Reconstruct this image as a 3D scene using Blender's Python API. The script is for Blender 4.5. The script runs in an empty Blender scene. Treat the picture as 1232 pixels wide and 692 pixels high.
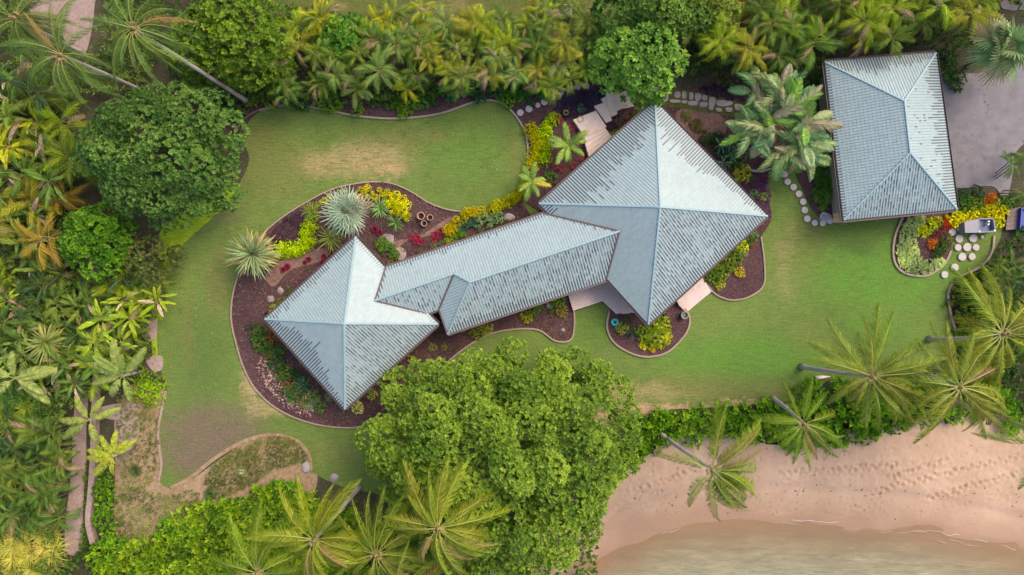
import bpy, bmesh, math, random
import numpy as np
from mathutils import Vector, Matrix
from mathutils.geometry import tessellate_polygon

SC = bpy.context.scene
COL = SC.collection
R = math.radians

# ------------------------------------------------------------------ camera, sky, sun, exposure
CAM_H, PPM = 60.0, 15.0            # drone height; photo pixels per metre on the ground
cam_d = bpy.data.cameras.new('camera'); cam = bpy.data.objects.new('camera', cam_d); COL.objects.link(cam)
cam.location = (0, 0, CAM_H); cam.rotation_euler = (0, 0, 0)
cam_d.sensor_width = 36.0; cam_d.lens = 36.0 / (2 * (616 / PPM) / CAM_H)
cam_d.clip_start = 0.5; cam_d.clip_end = 3000
SC.camera = cam

SUN_EL, SUN_AZ = R(50), R(50)      # soft hazy sun from the upper right
w = bpy.data.worlds.new('World'); SC.world = w; w.use_nodes = True
nt = w.node_tree; bg = nt.nodes['Background']
sky = nt.nodes.new('ShaderNodeTexSky'); sky.sky_type = 'NISHITA'; sky.sun_disc = False
sky.sun_elevation = SUN_EL; sky.sun_rotation = SUN_AZ; sky.dust_density = 3.2; sky.air_density = 1.0; sky.ozone_density = 1.0
nt.links.new(sky.outputs[0], bg.inputs[0]); bg.inputs[1].default_value = 0.15
sun_d = bpy.data.lights.new('sun', 'SUN'); sun = bpy.data.objects.new('sun', sun_d); COL.objects.link(sun)
sun_d.energy = 1.0; sun_d.angle = R(35); sun_d.color = (1.0, 0.86, 0.68)
to_sun = Vector((math.cos(SUN_EL) * math.sin(SUN_AZ), math.cos(SUN_EL) * math.cos(SUN_AZ), math.sin(SUN_EL)))
sun.rotation_euler = to_sun.to_track_quat('Z', 'Y').to_euler()
SC.view_settings.view_transform = 'Standard'; SC.view_settings.look = 'None'
SC.view_settings.gamma = 1.0; SC.view_settings.exposure = 1.18
SC.cycles.max_bounces = 12; SC.cycles.diffuse_bounces = 8; SC.cycles.transmission_bounces = 8

# ------------------------------------------------------------------ helpers
rng = np.random.default_rng(11)
rnd = random.Random(7)

def at(px, py, z=0.0):
    """World point at height z that the survey photograph shows at pixel (px, py)."""
    k = (CAM_H - z) / CAM_H / PPM
    return Vector(((px - 616) * k, (346 - py) * k, z))

def tag(o, label=None, cat=None, group=None, kind=None):
    if label: o['label'] = label
    if cat: o['category'] = cat
    if group: o['group'] = group
    if kind: o['kind'] = kind
    return o

def empty(name, loc, rz=0.0):
    o = bpy.data.objects.new(name, None); COL.objects.link(o)
    o.location = loc; o.rotation_euler = (0, 0, rz); o.empty_display_size = 0.2
    return o

def thing(name, label, cat, loc=(0, 0, 0), rz=0.0, group=None):
    return tag(empty(name, loc, rz), label, cat, group)

def link(name, me, parent=None, loc=None, rot=None, scale=None, color=None):
    o = bpy.data.objects.new(name, me); COL.objects.link(o)
    if parent is not None: o.parent = parent
    if loc is not None: o.location = loc
    if rot is not None: o.rotation_euler = rot
    if scale is not None: o.scale = scale if hasattr(scale, '__len__') else (scale,) * 3
    if color is not None: o.color = (*color, 1.0)
    return o

def mesh(name, verts, faces, mats=(), mi=None, smooth=False, tint=None, dirt=None):
    me = bpy.data.meshes.new(name)
    me.from_pydata([tuple(v) for v in verts] if not isinstance(verts, np.ndarray) else verts.tolist(), [],
                   faces.tolist() if isinstance(faces, np.ndarray) else faces)
    for m in (mats if isinstance(mats, (list, tuple)) else [mats]): me.materials.append(m)
    if mi is not None: me.polygons.foreach_set('material_index', np.asarray(mi, np.int32))
    if smooth: me.polygons.foreach_set('use_smooth', np.ones(len(me.polygons), bool))
    for nm, a in (('tint', tint), ('dirt', dirt)):
        if a is not None:
            at_ = me.attributes.new(nm, 'FLOAT', 'POINT'); at_.data.foreach_set('value', np.asarray(a, np.float32))
    me.update()
    return me

class MB:
    """Collects simple solids, then builds ONE mesh object."""
    def __init__(s): s.v, s.f, s.m = [], [], []
    def add(s, vs, fs, m=0):
        b = len(s.v); s.v += [tuple(v) for v in vs]; s.f += [[b + i for i in f] for f in fs]; s.m += [m] * len(fs)
    def prism(s, poly, z0, z1, m=0, top_inset=0.0):
        n = len(poly); c = Vector((sum(p[0] for p in poly) / n, sum(p[1] for p in poly) / n))
        top = [(p[0] + (c.x - p[0]) * top_inset, p[1] + (c.y - p[1]) * top_inset, z1) for p in poly]
        vs = [(p[0], p[1], z0) for p in poly] + top
        fs = [list(range(n))[::-1], list(range(n, 2 * n))] + [[i, (i + 1) % n, n + (i + 1) % n, n + i] for i in range(n)]
        a = sum(poly[i][0] * poly[(i + 1) % n][1] - poly[(i + 1) % n][0] * poly[i][1] for i in range(n))
        if a < 0: fs = [f[::-1] for f in fs]
        s.add(vs, fs, m)
    def box(s, c, sz, rz=0.0, m=0):
        ca, sa = math.cos(rz), math.sin(rz)
        pl = [(c[0] + ca * x - sa * y, c[1] + sa * x + ca * y) for x, y in ((-sz[0] / 2, -sz[1] / 2), (sz[0] / 2, -sz[1] / 2), (sz[0] / 2, sz[1] / 2), (-sz[0] / 2, sz[1] / 2))]
        s.prism(pl, c[2] - sz[2] / 2, c[2] + sz[2] / 2, m)
    def tube(s, pts, rad, n=7, m=0, cap=True):
        pts = [Vector(p) for p in pts]; rings = []
        for i, p in enumerate(pts):
            t = (pts[min(i + 1, len(pts) - 1)] - pts[max(i - 1, 0)]).normalized()
            a = t.orthogonal().normalized() if abs(t.z) > .99 else t.cross(Vector((0, 0, 1))).normalized(); b = t.cross(a)
            r = rad[i] if hasattr(rad, '__len__') else rad
            rings.append([p + (a * math.cos(k * 2 * math.pi / n) + b * math.sin(k * 2 * math.pi / n)) * r for k in range(n)])
        vs = [v for ring in rings for v in ring]; fs = []
        for i in range(len(pts) - 1):
            for k in range(n):
                fs.append([i * n + k, i * n + (k + 1) % n, (i + 1) * n + (k + 1) % n, (i + 1) * n + k][::-1])
        if cap: fs += [list(range(n)), list(range((len(pts) - 1) * n, len(pts) * n))[::-1]]
        s.add(vs, fs, m)
    def lathe(s, prof, n=16, c=(0, 0, 0), m=0):
        vs = [(c[0] + r * math.cos(k * 2 * math.pi / n), c[1] + r * math.sin(k * 2 * math.pi / n), c[2] + z) for r, z in prof for k in range(n)]
        fs = [[i * n + k, i * n + (k + 1) % n, (i + 1) * n + (k + 1) % n, (i + 1) * n + k] for i in range(len(prof) - 1) for k in range(n)]
        s.add(vs, fs, m)
    def me(s, name, mats, smooth=False): return mesh(name, s.v, s.f, mats, s.m, smooth)
    def build(s, name, mats, parent=None, smooth=False, **k): return link(name, s.me(name, mats, smooth), parent, **k)

def smooth_curve(pts, closed=True, n=5):
    """Catmull-Rom through 2-D points."""
    P = [np.array(p[:2], float) for p in pts]; N = len(P); out = []
    for i in range(N if closed else N - 1):
        p0, p1 = P[(i - 1) % N] if closed or i > 0 else P[0], P[i]
        p2 = P[(i + 1) % N]; p3 = P[(i + 2) % N] if closed or i + 2 < N else P[-1]
        for k in range(n):
            t = k / n
            out.append(.5 * (2 * p1 + (p2 - p0) * t + (2 * p0 - 5 * p1 + 4 * p2 - p3) * t * t + (3 * p1 - p0 - 3 * p2 + p3) * t ** 3))
    if not closed: out.append(P[-1])
    return [(float(p[0]), float(p[1])) for p in out]

def ground_px(pts, z=0.0): return [tuple(at(x, y, z))[:2] for x, y in pts]

def in_poly(poly, x, y):
    inside = np.zeros(x.shape, bool); n = len(poly)
    for i in range(n):
        x1, y1 = poly[i]; x2, y2 = poly[(i + 1) % n]
        c = ((y1 > y) != (y2 > y)) & (x < (x2 - x1) * (y - y1) / ((y2 - y1) or 1e-9) + x1)
        inside ^= c
    return inside

def scatter(poly, dens):
    P = np.array(poly); lo, hi = P.min(0), P.max(0)
    n = int((hi - lo).prod() * dens)
    x, y = rng.uniform(lo[0], hi[0], n), rng.uniform(lo[1], hi[1], n)
    k = in_poly(poly, x, y)
    return np.stack([x[k], y[k]], 1)

def vnoise(x, y, seed=0):
    """Smooth value noise 0..1."""
    xi, yi = np.floor(x).astype(int), np.floor(y).astype(int); fx, fy = x - xi, y - yi
    def h(a, b):
        v = np.sin(a * 127.1 + b * 311.7 + seed * 74.7) * 43758.5453
        return v - np.floor(v)
    fx = fx * fx * (3 - 2 * fx); fy = fy * fy * (3 - 2 * fy)
    return (h(xi, yi) * (1 - fx) + h(xi + 1, yi) * fx) * (1 - fy) + (h(xi, yi + 1) * (1 - fx) + h(xi + 1, yi + 1) * fx) * fy

ORD = 'first second third fourth fifth sixth seventh eighth ninth tenth eleventh twelfth thirteenth fourteenth fifteenth sixteenth seventeenth eighteenth nineteenth twentieth'.split()
def ordinal(i):
    if i < 20: return ORD[i]
    return ('twenty-' if i < 29 else 'thirty-') + ORD[(i - 20) % 10] if i not in (29,) else 'thirtieth'

# ------------------------------------------------------------------ materials
def new_mat(name):
    m = bpy.data.materials.new(name); m.use_nodes = True
    t = m.node_tree; b = t.nodes['Principled BSDF']
    return m, t, b, t.nodes.new, t.links.new

def noise_node(t, scale, detail=3, rough=.55, vec=None):
    n = t.nodes.new('ShaderNodeTexNoise'); n.inputs['Scale'].default_value = scale
    n.inputs['Detail'].default_value = detail; n.inputs['Roughness'].default_value = rough
    if vec: t.links.new(vec, n.inputs['Vector'])
    return n

def ramp(t, fac, stops):
    r = t.nodes.new('ShaderNodeValToRGB'); e = r.color_ramp.elements
    while len(e) < len(stops): e.new(.5)
    for el, (p, c) in zip(e, stops): el.position = p; el.color = (*c, 1)
    t.links.new(fac, r.inputs[0]); return r

def mix(t, fac, a, b, mode='MIX'):
    n = t.nodes.new('ShaderNodeMixRGB'); n.blend_type = mode
    for s, v in ((n.inputs[0], fac), (n.inputs[1], a), (n.inputs[2], b)):
        if isinstance(v, (int, float)): s.default_value = v
        elif isinstance(v, tuple): s.default_value = (*v, 1)
        else: t.links.new(v, s)
    return n.outputs[0]

def math_n(t, op, a, b=0.0, clamp=False):
    n = t.nodes.new('ShaderNodeMath'); n.operation = op; n.use_clamp = clamp
    for s, v in ((n.inputs[0], a), (n.inputs[1], b)):
        if isinstance(v, (int, float)): s.default_value = v
        else: t.links.new(v, s)
    return n.outputs[0]

def bump(t, b, height, strength=.4, dist=.05):
    n = t.nodes.new('ShaderNodeBump'); n.inputs['Strength'].default_value = strength; n.inputs['Distance'].default_value = dist
    t.links.new(height, n.inputs['Height']); t.links.new(n.outputs[0], b.inputs['Normal'])

def world_pos(t): return t.nodes.new('ShaderNodeNewGeometry').outputs['Position']
def attr(t, name):
    a = t.nodes.new('ShaderNodeAttribute'); a.attribute_name = name; return a.outputs['Fac']

def leaf_material(name, rough=.5, trans=.38):
    """Leaf colour comes from each object's own colour; every leaf varies a little round it."""
    m, t, b, N, L = new_mat(name)
    oi = N('ShaderNodeObjectInfo'); tn = attr(t, 'tint')
    hs = N('ShaderNodeHueSaturation'); L(oi.outputs['Color'], hs.inputs['Color'])
    L(math_n(t, 'ADD', math_n(t, 'MULTIPLY', tn, -.05), .525), hs.inputs['Hue'])
    L(math_n(t, 'ADD', math_n(t, 'MULTIPLY', tn, 1.55), .72), hs.inputs['Value'])
    hs.inputs['Saturation'].default_value = 1.04
    L(hs.outputs[0], b.inputs['Base Color']); b.inputs['Roughness'].default_value = rough
    b.inputs['Specular IOR Level'].default_value = .22
    tr = N('ShaderNodeBsdfTranslucent'); L(hs.outputs[0], tr.inputs['Color'])
    mx = N('ShaderNodeMixShader'); mx.inputs[0].default_value = trans
    L(b.outputs[0], mx.inputs[1]); L(tr.outputs[0], mx.inputs[2])
    L(mx.outputs[0], t.nodes['Material Output'].inputs['Surface'])
    return m
LEAF = leaf_material('leaf')

def plain(name, col, rough=.7, var=.25, scale=6, bstr=.2, bscale=None, metal=0.0):
    m, t, b, N, L = new_mat(name); p = world_pos(t)
    n = noise_node(t, scale, 4, .6, p); n2 = noise_node(t, scale * .13, 2, .5, p)
    f = math_n(t, 'ADD', math_n(t, 'MULTIPLY', n.outputs[0], .6), math_n(t, 'MULTIPLY', n2.outputs[0], .4))
    lo = tuple(c * (1 - var) for c in col); hi = tuple(min(1, c * (1 + var)) for c in col)
    r = ramp(t, f, [(.3, lo), (.7, hi)]); L(r.outputs[0], b.inputs['Base Color'])
    b.inputs['Roughness'].default_value = rough; b.inputs['Metallic'].default_value = metal
    if bstr: bump(t, b, noise_node(t, bscale or scale * 4, 3, .6, p).outputs[0], bstr, .02)
    return m

def soil_material(name, dark, mid, light, scale=5, bd=.06):
    m, t, b, N, L = new_mat(name); p = world_pos(t)
    n = noise_node(t, scale, 6, .7, p); n2 = noise_node(t, .35, 3, .6, p)
    f = math_n(t, 'ADD', math_n(t, 'MULTIPLY', n.outputs[0], .65), math_n(t, 'MULTIPLY', n2.outputs[0], .35))
    r = ramp(t, f, [(.32, dark), (.5, mid), (.68, light)]); L(r.outputs[0], b.inputs['Base Color'])
    b.inputs['Roughness'].default_value = .95; b.inputs['Specular IOR Level'].default_value = .1
    bump(t, b, n.outputs[0], .8, bd); return m

GROUND = soil_material('soil', (.035, .028, .02), (.06, .055, .03), (.12, .09, .06))
MULCH = soil_material('mulch', (.042, .021, .023), (.082, .042, .042), (.145, .08, .07), 7)
SOIL_TAN = soil_material('bare_soil', (.16, .11, .05), (.27, .18, .10), (.40, .27, .18), 3)
SOIL_BROWN = soil_material('garden_soil', (.11, .06, .046), (.19, .105, .08), (.28, .165, .125), 5)
SOIL_RED = soil_material('pink_dirt', (.19, .13, .10), (.30, .21, .17), (.38, .28, .235), 4)
MOSS = soil_material('mossy_ground', (.04, .05, .015), (.08, .09, .025), (.13, .12, .05), 5)

def lawn_material(name, g1, g2, dry, patches):
    m, t, b, N, L = new_mat(name); p = world_pos(t)
    big = noise_node(t, .09, 3, .55, p); mid = noise_node(t, .7, 5, .7, p)
    mp = N('ShaderNodeMapping'); mp.inputs['Scale'].default_value = (.9, 7, 1); L(p, mp.inputs['Vector'])
    streak = noise_node(t, 1.2, 3, .6, mp.outputs[0]); fine = noise_node(t, 7, 5, .85, p)
    f = math_n(t, 'ADD', math_n(t, 'MULTIPLY', big.outputs[0], .55), math_n(t, 'MULTIPLY', mid.outputs[0], .45))
    c = ramp(t, f, [(.36, g1), (.62, g2)]).outputs[0]
    # dry, worn places: each its own irregular outline
    warp = noise_node(t, .55, 5, .75, p)
    wv = N('ShaderNodeVectorMath'); wv.operation = 'MULTIPLY_ADD'; L(warp.outputs['Color'], wv.inputs[0])
    wv.inputs[1].default_value = (3.4, 3.4, 0); L(p, wv.inputs[2])
    for (px, py, rx, ry, k, col) in patches:
        q = at(px, py)
        s = N('ShaderNodeVectorMath'); s.operation = 'SUBTRACT'; L(wv.outputs[0], s.inputs[0]); s.inputs[1].default_value = (q.x + 1.7, q.y + 1.7, 0)
        d = N('ShaderNodeVectorMath'); d.operation = 'DIVIDE'; L(s.outputs[0], d.inputs[0]); d.inputs[1].default_value = (rx / PPM, ry / PPM, 50)
        ln = N('ShaderNodeVectorMath'); ln.operation = 'LENGTH'; L(d.outputs[0], ln.inputs[0])
        mr = N('ShaderNodeMapRange'); mr.interpolation_type = 'SMOOTHSTEP'; L(ln.outputs['Value'], mr.inputs[0])
        mr.inputs[1].default_value = .25; mr.inputs[2].default_value = 1.05; mr.inputs[3].default_value = k; mr.inputs[4].default_value = 0
        g = math_n(t, 'MULTIPLY', mr.outputs[0], math_n(t, 'ADD', math_n(t, 'MULTIPLY', math_n(t, 'MULTIPLY', mid.outputs[0], streak.outputs[0]), 4.6), -.22), True)
        c = mix(t, g, c, col)
    st = ramp(t, streak.outputs[0], [(.35, (.80, .82, .80)), (.65, (1.18, 1.14, 1.1))]); c = mix(t, .7, c, st.outputs[0], 'MULTIPLY')
    fi = ramp(t, fine.outputs[0], [(.3, (.55, .57, .55)), (.7, (1.45, 1.4, 1.3))]); c = mix(t, .8, c, fi.outputs[0], 'MULTIPLY')
    L(c, b.inputs['Base Color']); b.inputs['Roughness'].default_value = .9; b.inputs['Specular IOR Level'].default_value = .15
    bump(t, b, fine.outputs[0], .7, .06); return m

DRY, OLIVE, LUSH, BROWNG = (.34, .24, .12), (.17, .14, .05), (.088, .20, .026), (.15, .105, .075)
LAWN = lawn_material('lawn_grass', (.095, .138, .030), (.132, .182, .042), DRY, [
    (440, 192, 75, 32, .68, DRY), (470, 205, 30, 16, .7, DRY), (380, 195, 40, 24, .6, DRY), (330, 205, 60, 60, .35, OLIVE),
    (560, 185, 70, 45, .35, LUSH), (300, 160, 40, 25, .5, OLIVE), (255, 525, 95, 58, .95, BROWNG), (230, 560, 45, 30, .7, BROWNG),
    (300, 450, 14, 60, .8, DRY), (320, 490, 40, 14, .6, DRY), (240, 430, 45, 80, .4, (.05, .10, .025)), (262, 335, 20, 60, .5, OLIVE),
    (760, 470, 110, 18, .55, DRY), (900, 470, 120, 22, .4, OLIVE), (800, 492, 70, 10, .95, (.38, .25, .15)), (890, 488, 60, 8, .9, (.36, .24, .14)), (730, 500, 30, 14, .9, (.38, .25, .15)), (985, 415, 60, 30, .4, OLIVE), (500, 165, 70, 20, .4, OLIVE), (850, 455, 80, 18, .5, OLIVE), (225, 400, 12, 60, .4, OLIVE), (620, 190, 20, 40, .3, OLIVE), (975, 300, 45, 60, .4, OLIVE), (945, 320, 22, 60, .3, DRY),
    (1060, 330, 140, 66, .75, LUSH), (900, 430, 160, 40, .7, LUSH), (1050, 400, 90, 30, .5, LUSH), (710, 400, 40, 30, .3, LUSH),
    (1035, 300, 30, 20, .5, (.06, .10, .025)), (1010, 470, 60, 18, .5, OLIVE), (270, 255, 30, 20, .5, BROWNG), (400, 545, 40, 20, .3, OLIVE)])
LAWN2 = lawn_material('rough_lawn_grass', (.075, .085, .022), (.11, .12, .03), DRY, [(540, 10, 60, 12, .3, DRY), (400, 8, 30, 9, .3, DRY), (720, 10, 20, 14, .5, (.2, .13, .07))])
BRIGHT = lawn_material('bright_groundcover', (.19, .28, .012), (.30, .39, .02), DRY, [(230, 262, 12, 8, .4, (.07, .13, .02))])

def sand_material():
    m, t, b, N, L = new_mat('beach_sand'); p = world_pos(t)
    sx = N('ShaderNodeSeparateXYZ'); L(p, sx.inputs[0])
    n = noise_node(t, 9, 5, .75, p); n2 = noise_node(t, .25, 4, .6, p)
    f = math_n(t, 'ADD', math_n(t, 'MULTIPLY', n.outputs[0], .5), math_n(t, 'MULTIPLY', n2.outputs[0], .5))
    dry = ramp(t, f, [(.28, (.33, .21, .13)), (.5, (.43, .28, .18)), (.72, (.53, .36, .24))]).outputs[0]
    zz = math_n(t, 'ADD', sx.outputs[2], math_n(t, 'MULTIPLY', math_n(t, 'SUBTRACT', n2.outputs[0], .5), .22))
    wet = N('ShaderNodeMapRange'); wet.interpolation_type = 'SMOOTHSTEP'; L(zz, wet.inputs[0])
    for i, v in ((1, -.50), (2, -.26), (3, 1.0), (4, 0.0)): wet.inputs[i].default_value = v
    c = mix(t, wet.outputs[0], dry, (.32, .19, .115))
    deep = N('ShaderNodeMapRange'); deep.interpolation_type = 'SMOOTHSTEP'; L(zz, deep.inputs[0])
    for i, v in ((1, -.80), (2, -.52), (3, 1.0), (4, 0.0)): deep.inputs[i].default_value = v
    mp = N('ShaderNodeMapping'); mp.inputs['Rotation'].default_value = (0, 0, R(22)); mp.inputs['Scale'].default_value = (.22, 1.1, 1); L(p, mp.inputs['Vector'])
    seabed_ripple_light = ramp(t, noise_node(t, 2.4, 6, .72, mp.outputs[0]).outputs[0], [(.34, (.25, .215, .12)), (.5, (.37, .315, .185)), (.66, (.50, .42, .275))]).outputs[0]  # olive seabed; paler diagonal streaks paint the light of water ripples into its colour
    c = mix(t, deep.outputs[0], c, seabed_ripple_light)
    L(c, b.inputs['Base Color']); b.inputs['Specular IOR Level'].default_value = .2
    L(math_n(t, 'SUBTRACT', .92, math_n(t, 'MULTIPLY', wet.outputs[0], .3)), b.inputs['Roughness'])
    bump(t, b, n.outputs[0], .8, .05); return m
SAND = sand_material()

def water_material():
    m, t, b, N, L = new_mat('sea_water'); p = world_pos(t)
    mp = N('ShaderNodeMapping'); mp.inputs['Rotation'].default_value = (0, 0, R(24)); mp.inputs['Scale'].default_value = (.35, 1.5, 1); L(p, mp.inputs['Vector'])
    wv = noise_node(t, 1.1, 4, .6, mp.outputs[0])
    bm = N('ShaderNodeBump'); bm.inputs['Strength'].default_value = .7; bm.inputs['Distance'].default_value = .25; L(wv.outputs[0], bm.inputs['Height'])
    tr = N('ShaderNodeBsdfTransparent'); tr.inputs[0].default_value = (.93, .93, .85, 1)
    gl = N('ShaderNodeBsdfGlossy'); gl.inputs['Roughness'].default_value = .12; L(bm.outputs[0], gl.inputs['Normal'])
    df = N('ShaderNodeBsdfDiffuse'); df.inputs[0].default_value = (.50, .46, .31, 1); L(bm.outputs[0], df.inputs['Normal'])
    fr = N('ShaderNodeFresnel'); fr.inputs[0].default_value = 1.33; L(bm.outputs[0], fr.inputs['Normal'])
    m1 = N('ShaderNodeMixShader'); L(math_n(t, 'MULTIPLY', attr(t, 'tint'), .34), m1.inputs[0]); L(tr.outputs[0], m1.inputs[1]); L(df.outputs[0], m1.inputs[2])
    m2 = N('ShaderNodeMixShader'); L(math_n(t, 'MULTIPLY', fr.outputs[0], math_n(t, 'ADD', math_n(t, 'MULTIPLY', attr(t, 'tint'), 1.4), .3)), m2.inputs[0]); L(m1.outputs[0], m2.inputs[1]); L(gl.outputs[0], m2.inputs[2])
    L(m2.outputs[0], t.nodes['Material Output'].inputs['Surface']); t.nodes.remove(b); return m
WATER = water_material()

def tile_material(name, light):
    m, t, b, N, L = new_mat(name); p = world_pos(t)
    tn, dr = attr(t, 'tint'), attr(t, 'dirt')
    n = noise_node(t, 3.0, 5, .7, p); n2 = noise_node(t, .35, 3, .6, p)
    f = math_n(t, 'ADD', math_n(t, 'MULTIPLY', n.outputs[0], .5), math_n(t, 'MULTIPLY', n2.outputs[0], .5))
    c = ramp(t, f, [(.3, tuple(v * .92 for v in light)), (.7, tuple(v * 1.05 for v in light))]).outputs[0]
    vb = ramp(t, tn, [(0, (.94, .94, .94)), (1, (1.04, 1.04, 1.03))]).outputs[0]; c = mix(t, 1, c, vb, 'MULTIPLY')
    d2 = math_n(t, 'MULTIPLY', dr, math_n(t, 'ADD', math_n(t, 'MULTIPLY', n.outputs[0], .7), .6), True)
    c = mix(t, d2, c, (.035, .026, .032))
    L(c, b.inputs['Base Color']); b.inputs['Roughness'].default_value = .42; b.inputs['Specular IOR Level'].default_value = .5
    return m
TILE = tile_material('roof_tile_paint', (.28, .34, .328))
CAP = plain('ridge_cap_paint', (.25, .345, .35), .5, .12, 4, .1)
FASCIA = plain('fascia_brown', (.10, .065, .06), .6, .2, 5, .1)
WALL = plain('house_wall', (.30, .24, .18), .8, .15, 3, .2)
GLASS = plain('window_glass', (.03, .04, .05), .1, .1, 1, 0)
DECKWOOD = plain('weathered_deck_wood', (.58, .43, .375), .75, .22, 9, .3)
STEPSTONE = plain('pale_step_stone', (.70, .52, .41), .8, .15, 4, .25)
PAVER = plain('round_paver_concrete', (.44, .37, .34), .85, .15, 8, .3)
FLAG = plain('flagstone', (.29, .235, .225), .85, .18, 5, .4)
ROCK = plain('rock', (.27, .20, .17), .9, .35, 4, .6)
EDGE = plain('concrete_edging', (.29, .205, .15), .85, .2, 6, .3)
DRIVE = plain('driveway_concrete', (.16, .138, .14), .85, .3, 1.0, .2, 20)
BARK = plain('palm_bark', (.34, .275, .23), .9, .3, 7, .6)
BARKD = plain('tree_bark', (.14, .10, .075), .9, .3, 7, .6)
TERRA = plain('terracotta', (.40, .20, .13), .75, .2, 8, .2)
TEAL = plain('teal_glaze', (.02, .22, .20), .35, .15, 4, .05)
DARK = plain('dark_inside', (.015, .013, .012), .9, .2, 5, 0)
POTTAN = plain('tan_pot', (.30, .22, .10), .7, .2, 6, .2)
GREYPL = plain('grey_plastic', (.17, .165, .185), .5, .12, 3, .05)
NAVY = plain('navy_lining', (.06, .075, .14), .4, .2, 3, .05)
WHITE = plain('white_paint', (.6, .59, .57), .5, .05, 3, .03)
BLUE = plain('blue_plastic', (.008, .022, .22), .45, .1, 3, .03)
PLANK = plain('brown_plank', (.17, .115, .10), .8, .25, 7, .3)
YWOOD = plain('yellow_wood', (.48, .31, .13), .7, .15, 6, .2)
NUT = plain('coconut_husk', (.24, .15, .06), .7, .3, 6, .3)

def stuff_mat(name, stops, rough=.85):
    m, t, b, N, L = new_mat(name)
    L(ramp(t, attr(t, 'tint'), stops).outputs[0], b.inputs['Base Color']); b.inputs['Roughness'].default_value = rough
    b.inputs['Specular IOR Level'].default_value = .2; return m
CHIP = stuff_mat('bark_chip', [(0, (.03, .015, .017)), (.6, (.10, .05, .05)), (1, (.23, .14, .11))])
RACHIS = None
def rachis_material():
    m, t, b, N, L = new_mat('palm_rib'); oi = N('ShaderNodeObjectInfo')
    L(mix(t, .62, (.40, .33, .06), oi.outputs['Color']), b.inputs['Base Color']); b.inputs['Roughness'].default_value = .5; return m
RACHIS = rachis_material()

# ------------------------------------------------------------------ the setting: ground, lawns, beds, beach, sea
SHORE = [(-6000, 3000), (0, 900), (600, 775), (690, 705), (745, 655), (830, 628), (924, 624), (1000, 630), (1120, 638), (1180, 650), (1232, 662), (1400, 700), (2000, 800), (6000, 1500)]
def shore_d(x, y):
    """Metres seaward of the waterline."""
    px = x * PPM + 616; py = 346 - y * PPM
    return (py - np.interp(px, *zip(*SHORE))) / PPM
def terrain(x, y):
    d = shore_d(x, y) + 6.5
    return -np.clip(.5 * (d + np.sqrt(d * d + 1.0)) - .0, 0, 60) * .075 * (d > -6) + 0.0
WATER_Z = float(terrain(np.array([20.0]), np.array([(346 - np.interp(616 + 300, *zip(*SHORE))) / PPM]))[0])

def grid_mesh(name, xs, ys, zf, mats, keep=None, smooth=True, miF=None):
    X, Y = np.meshgrid(xs, ys); Z = zf(X, Y); nx = len(xs)
    V = np.stack([X.ravel(), Y.ravel(), Z.ravel()], 1)
    i = (np.arange(len(ys) - 1)[:, None] * nx + np.arange(nx - 1)[None]).ravel()
    F = np.stack([i, i + 1, i + nx + 1, i + nx], 1)
    if keep is not None:
        c = V[F].mean(1); F = F[keep(c[:, 0], c[:, 1])]
        u, inv = np.unique(F, return_inverse=True); V = V[u]; F = inv.reshape(F.shape)
    mi = None
    if miF is not None: mi = miF(V[F].mean(1))
    return mesh(name, V, F, mats, mi, smooth)

lin = np.arange(-60, 61, 1.0)
ax = np.concatenate([[-900, -400, -200, -120, -80], lin, [80, 120, 200, 400, 900]])
g = link('ground', grid_mesh('ground', ax, ax, lambda x, y: terrain(x, y) - .35 * (shore_d(x, y) > -8.5), [GROUND, SAND], miF=lambda c: (shore_d(c[:, 0], c[:, 1]) > -4).astype(int)))
tag(g, 'dark brown soil and leaf litter under the planting', 'ground', kind='structure')

LAYER = [0.010]
def sheet(name, outline, mat, label, cat, closed_smooth=True, n=5, parent=None):
    """A thin ground sheet a few millimetres above the one before it."""
    LAYER[0] += .004; z = LAYER[0]
    pts = smooth_curve(outline, True, n) if closed_smooth else outline
    P = ground_px(pts); tris = tessellate_polygon([[Vector((x, y, 0)) for x, y in P]])
    N = len(P); V = [(x, y, z) for x, y in P] + [(x, y, -.05) for x, y in P]
    F = []
    for t in tris:
        a, b, c = (Vector(V[i]) for i in t)
        F.append(list(t) if (b - a).cross(c - a).z > 0 else list(t)[::-1])
    ccw = sum(P[i][0] * P[(i + 1) % N][1] - P[(i + 1) % N][0] * P[i][1] for i in range(N)) > 0
    for i in range(N):
        j = (i + 1) % N; f = [i, N + i, N + j, j]; F.append(f if ccw else f[::-1])
    o = link(name, mesh(name, V, F, mat), parent)
    if parent is None: tag(o, label, cat, kind='structure')
    return o, P, z

lawn_px = [(283, 228), (300, 192), (292, 165), (308, 137), (345, 127), (385, 131), (430, 140), (480, 143), (530, 137), (575, 122), (602, 124),
           (622, 142), (634, 168), (660, 215), (800, 215), (922, 206), (975, 203), (1008, 215), (1014, 262), (1085, 258), (1195, 262), (1204, 284), (1192, 306), (1178, 322),
           (1150, 337), (1139, 352), (1143, 378), (1150, 402), (1132, 432), (1066, 462), (1004, 456), (984, 468), (955, 482), (900, 487), (850, 491),
           (790, 495), (758, 515), (720, 560), (560, 600), (430, 590), (374, 566), (371, 546), (356, 530), (330, 523), (296, 530), (262, 549),
           (230, 574), (206, 587), (192, 579), (194, 558), (190, 522), (195, 495), (201, 470), (192, 440), (187, 410), (188, 365), (197, 348), (203, 320), (216, 298), (242, 273)]
sheet('rough_soil', [(150, 470), (200, 470), (195, 520), (205, 588), (300, 528), (340, 520), (376, 540), (380, 590), (350, 640), (250, 660), (150, 660), (138, 580)], SOIL_TAN,
      'tan bare soil with weeds beside the worn corner of the lawn', 'bare soil')
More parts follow.
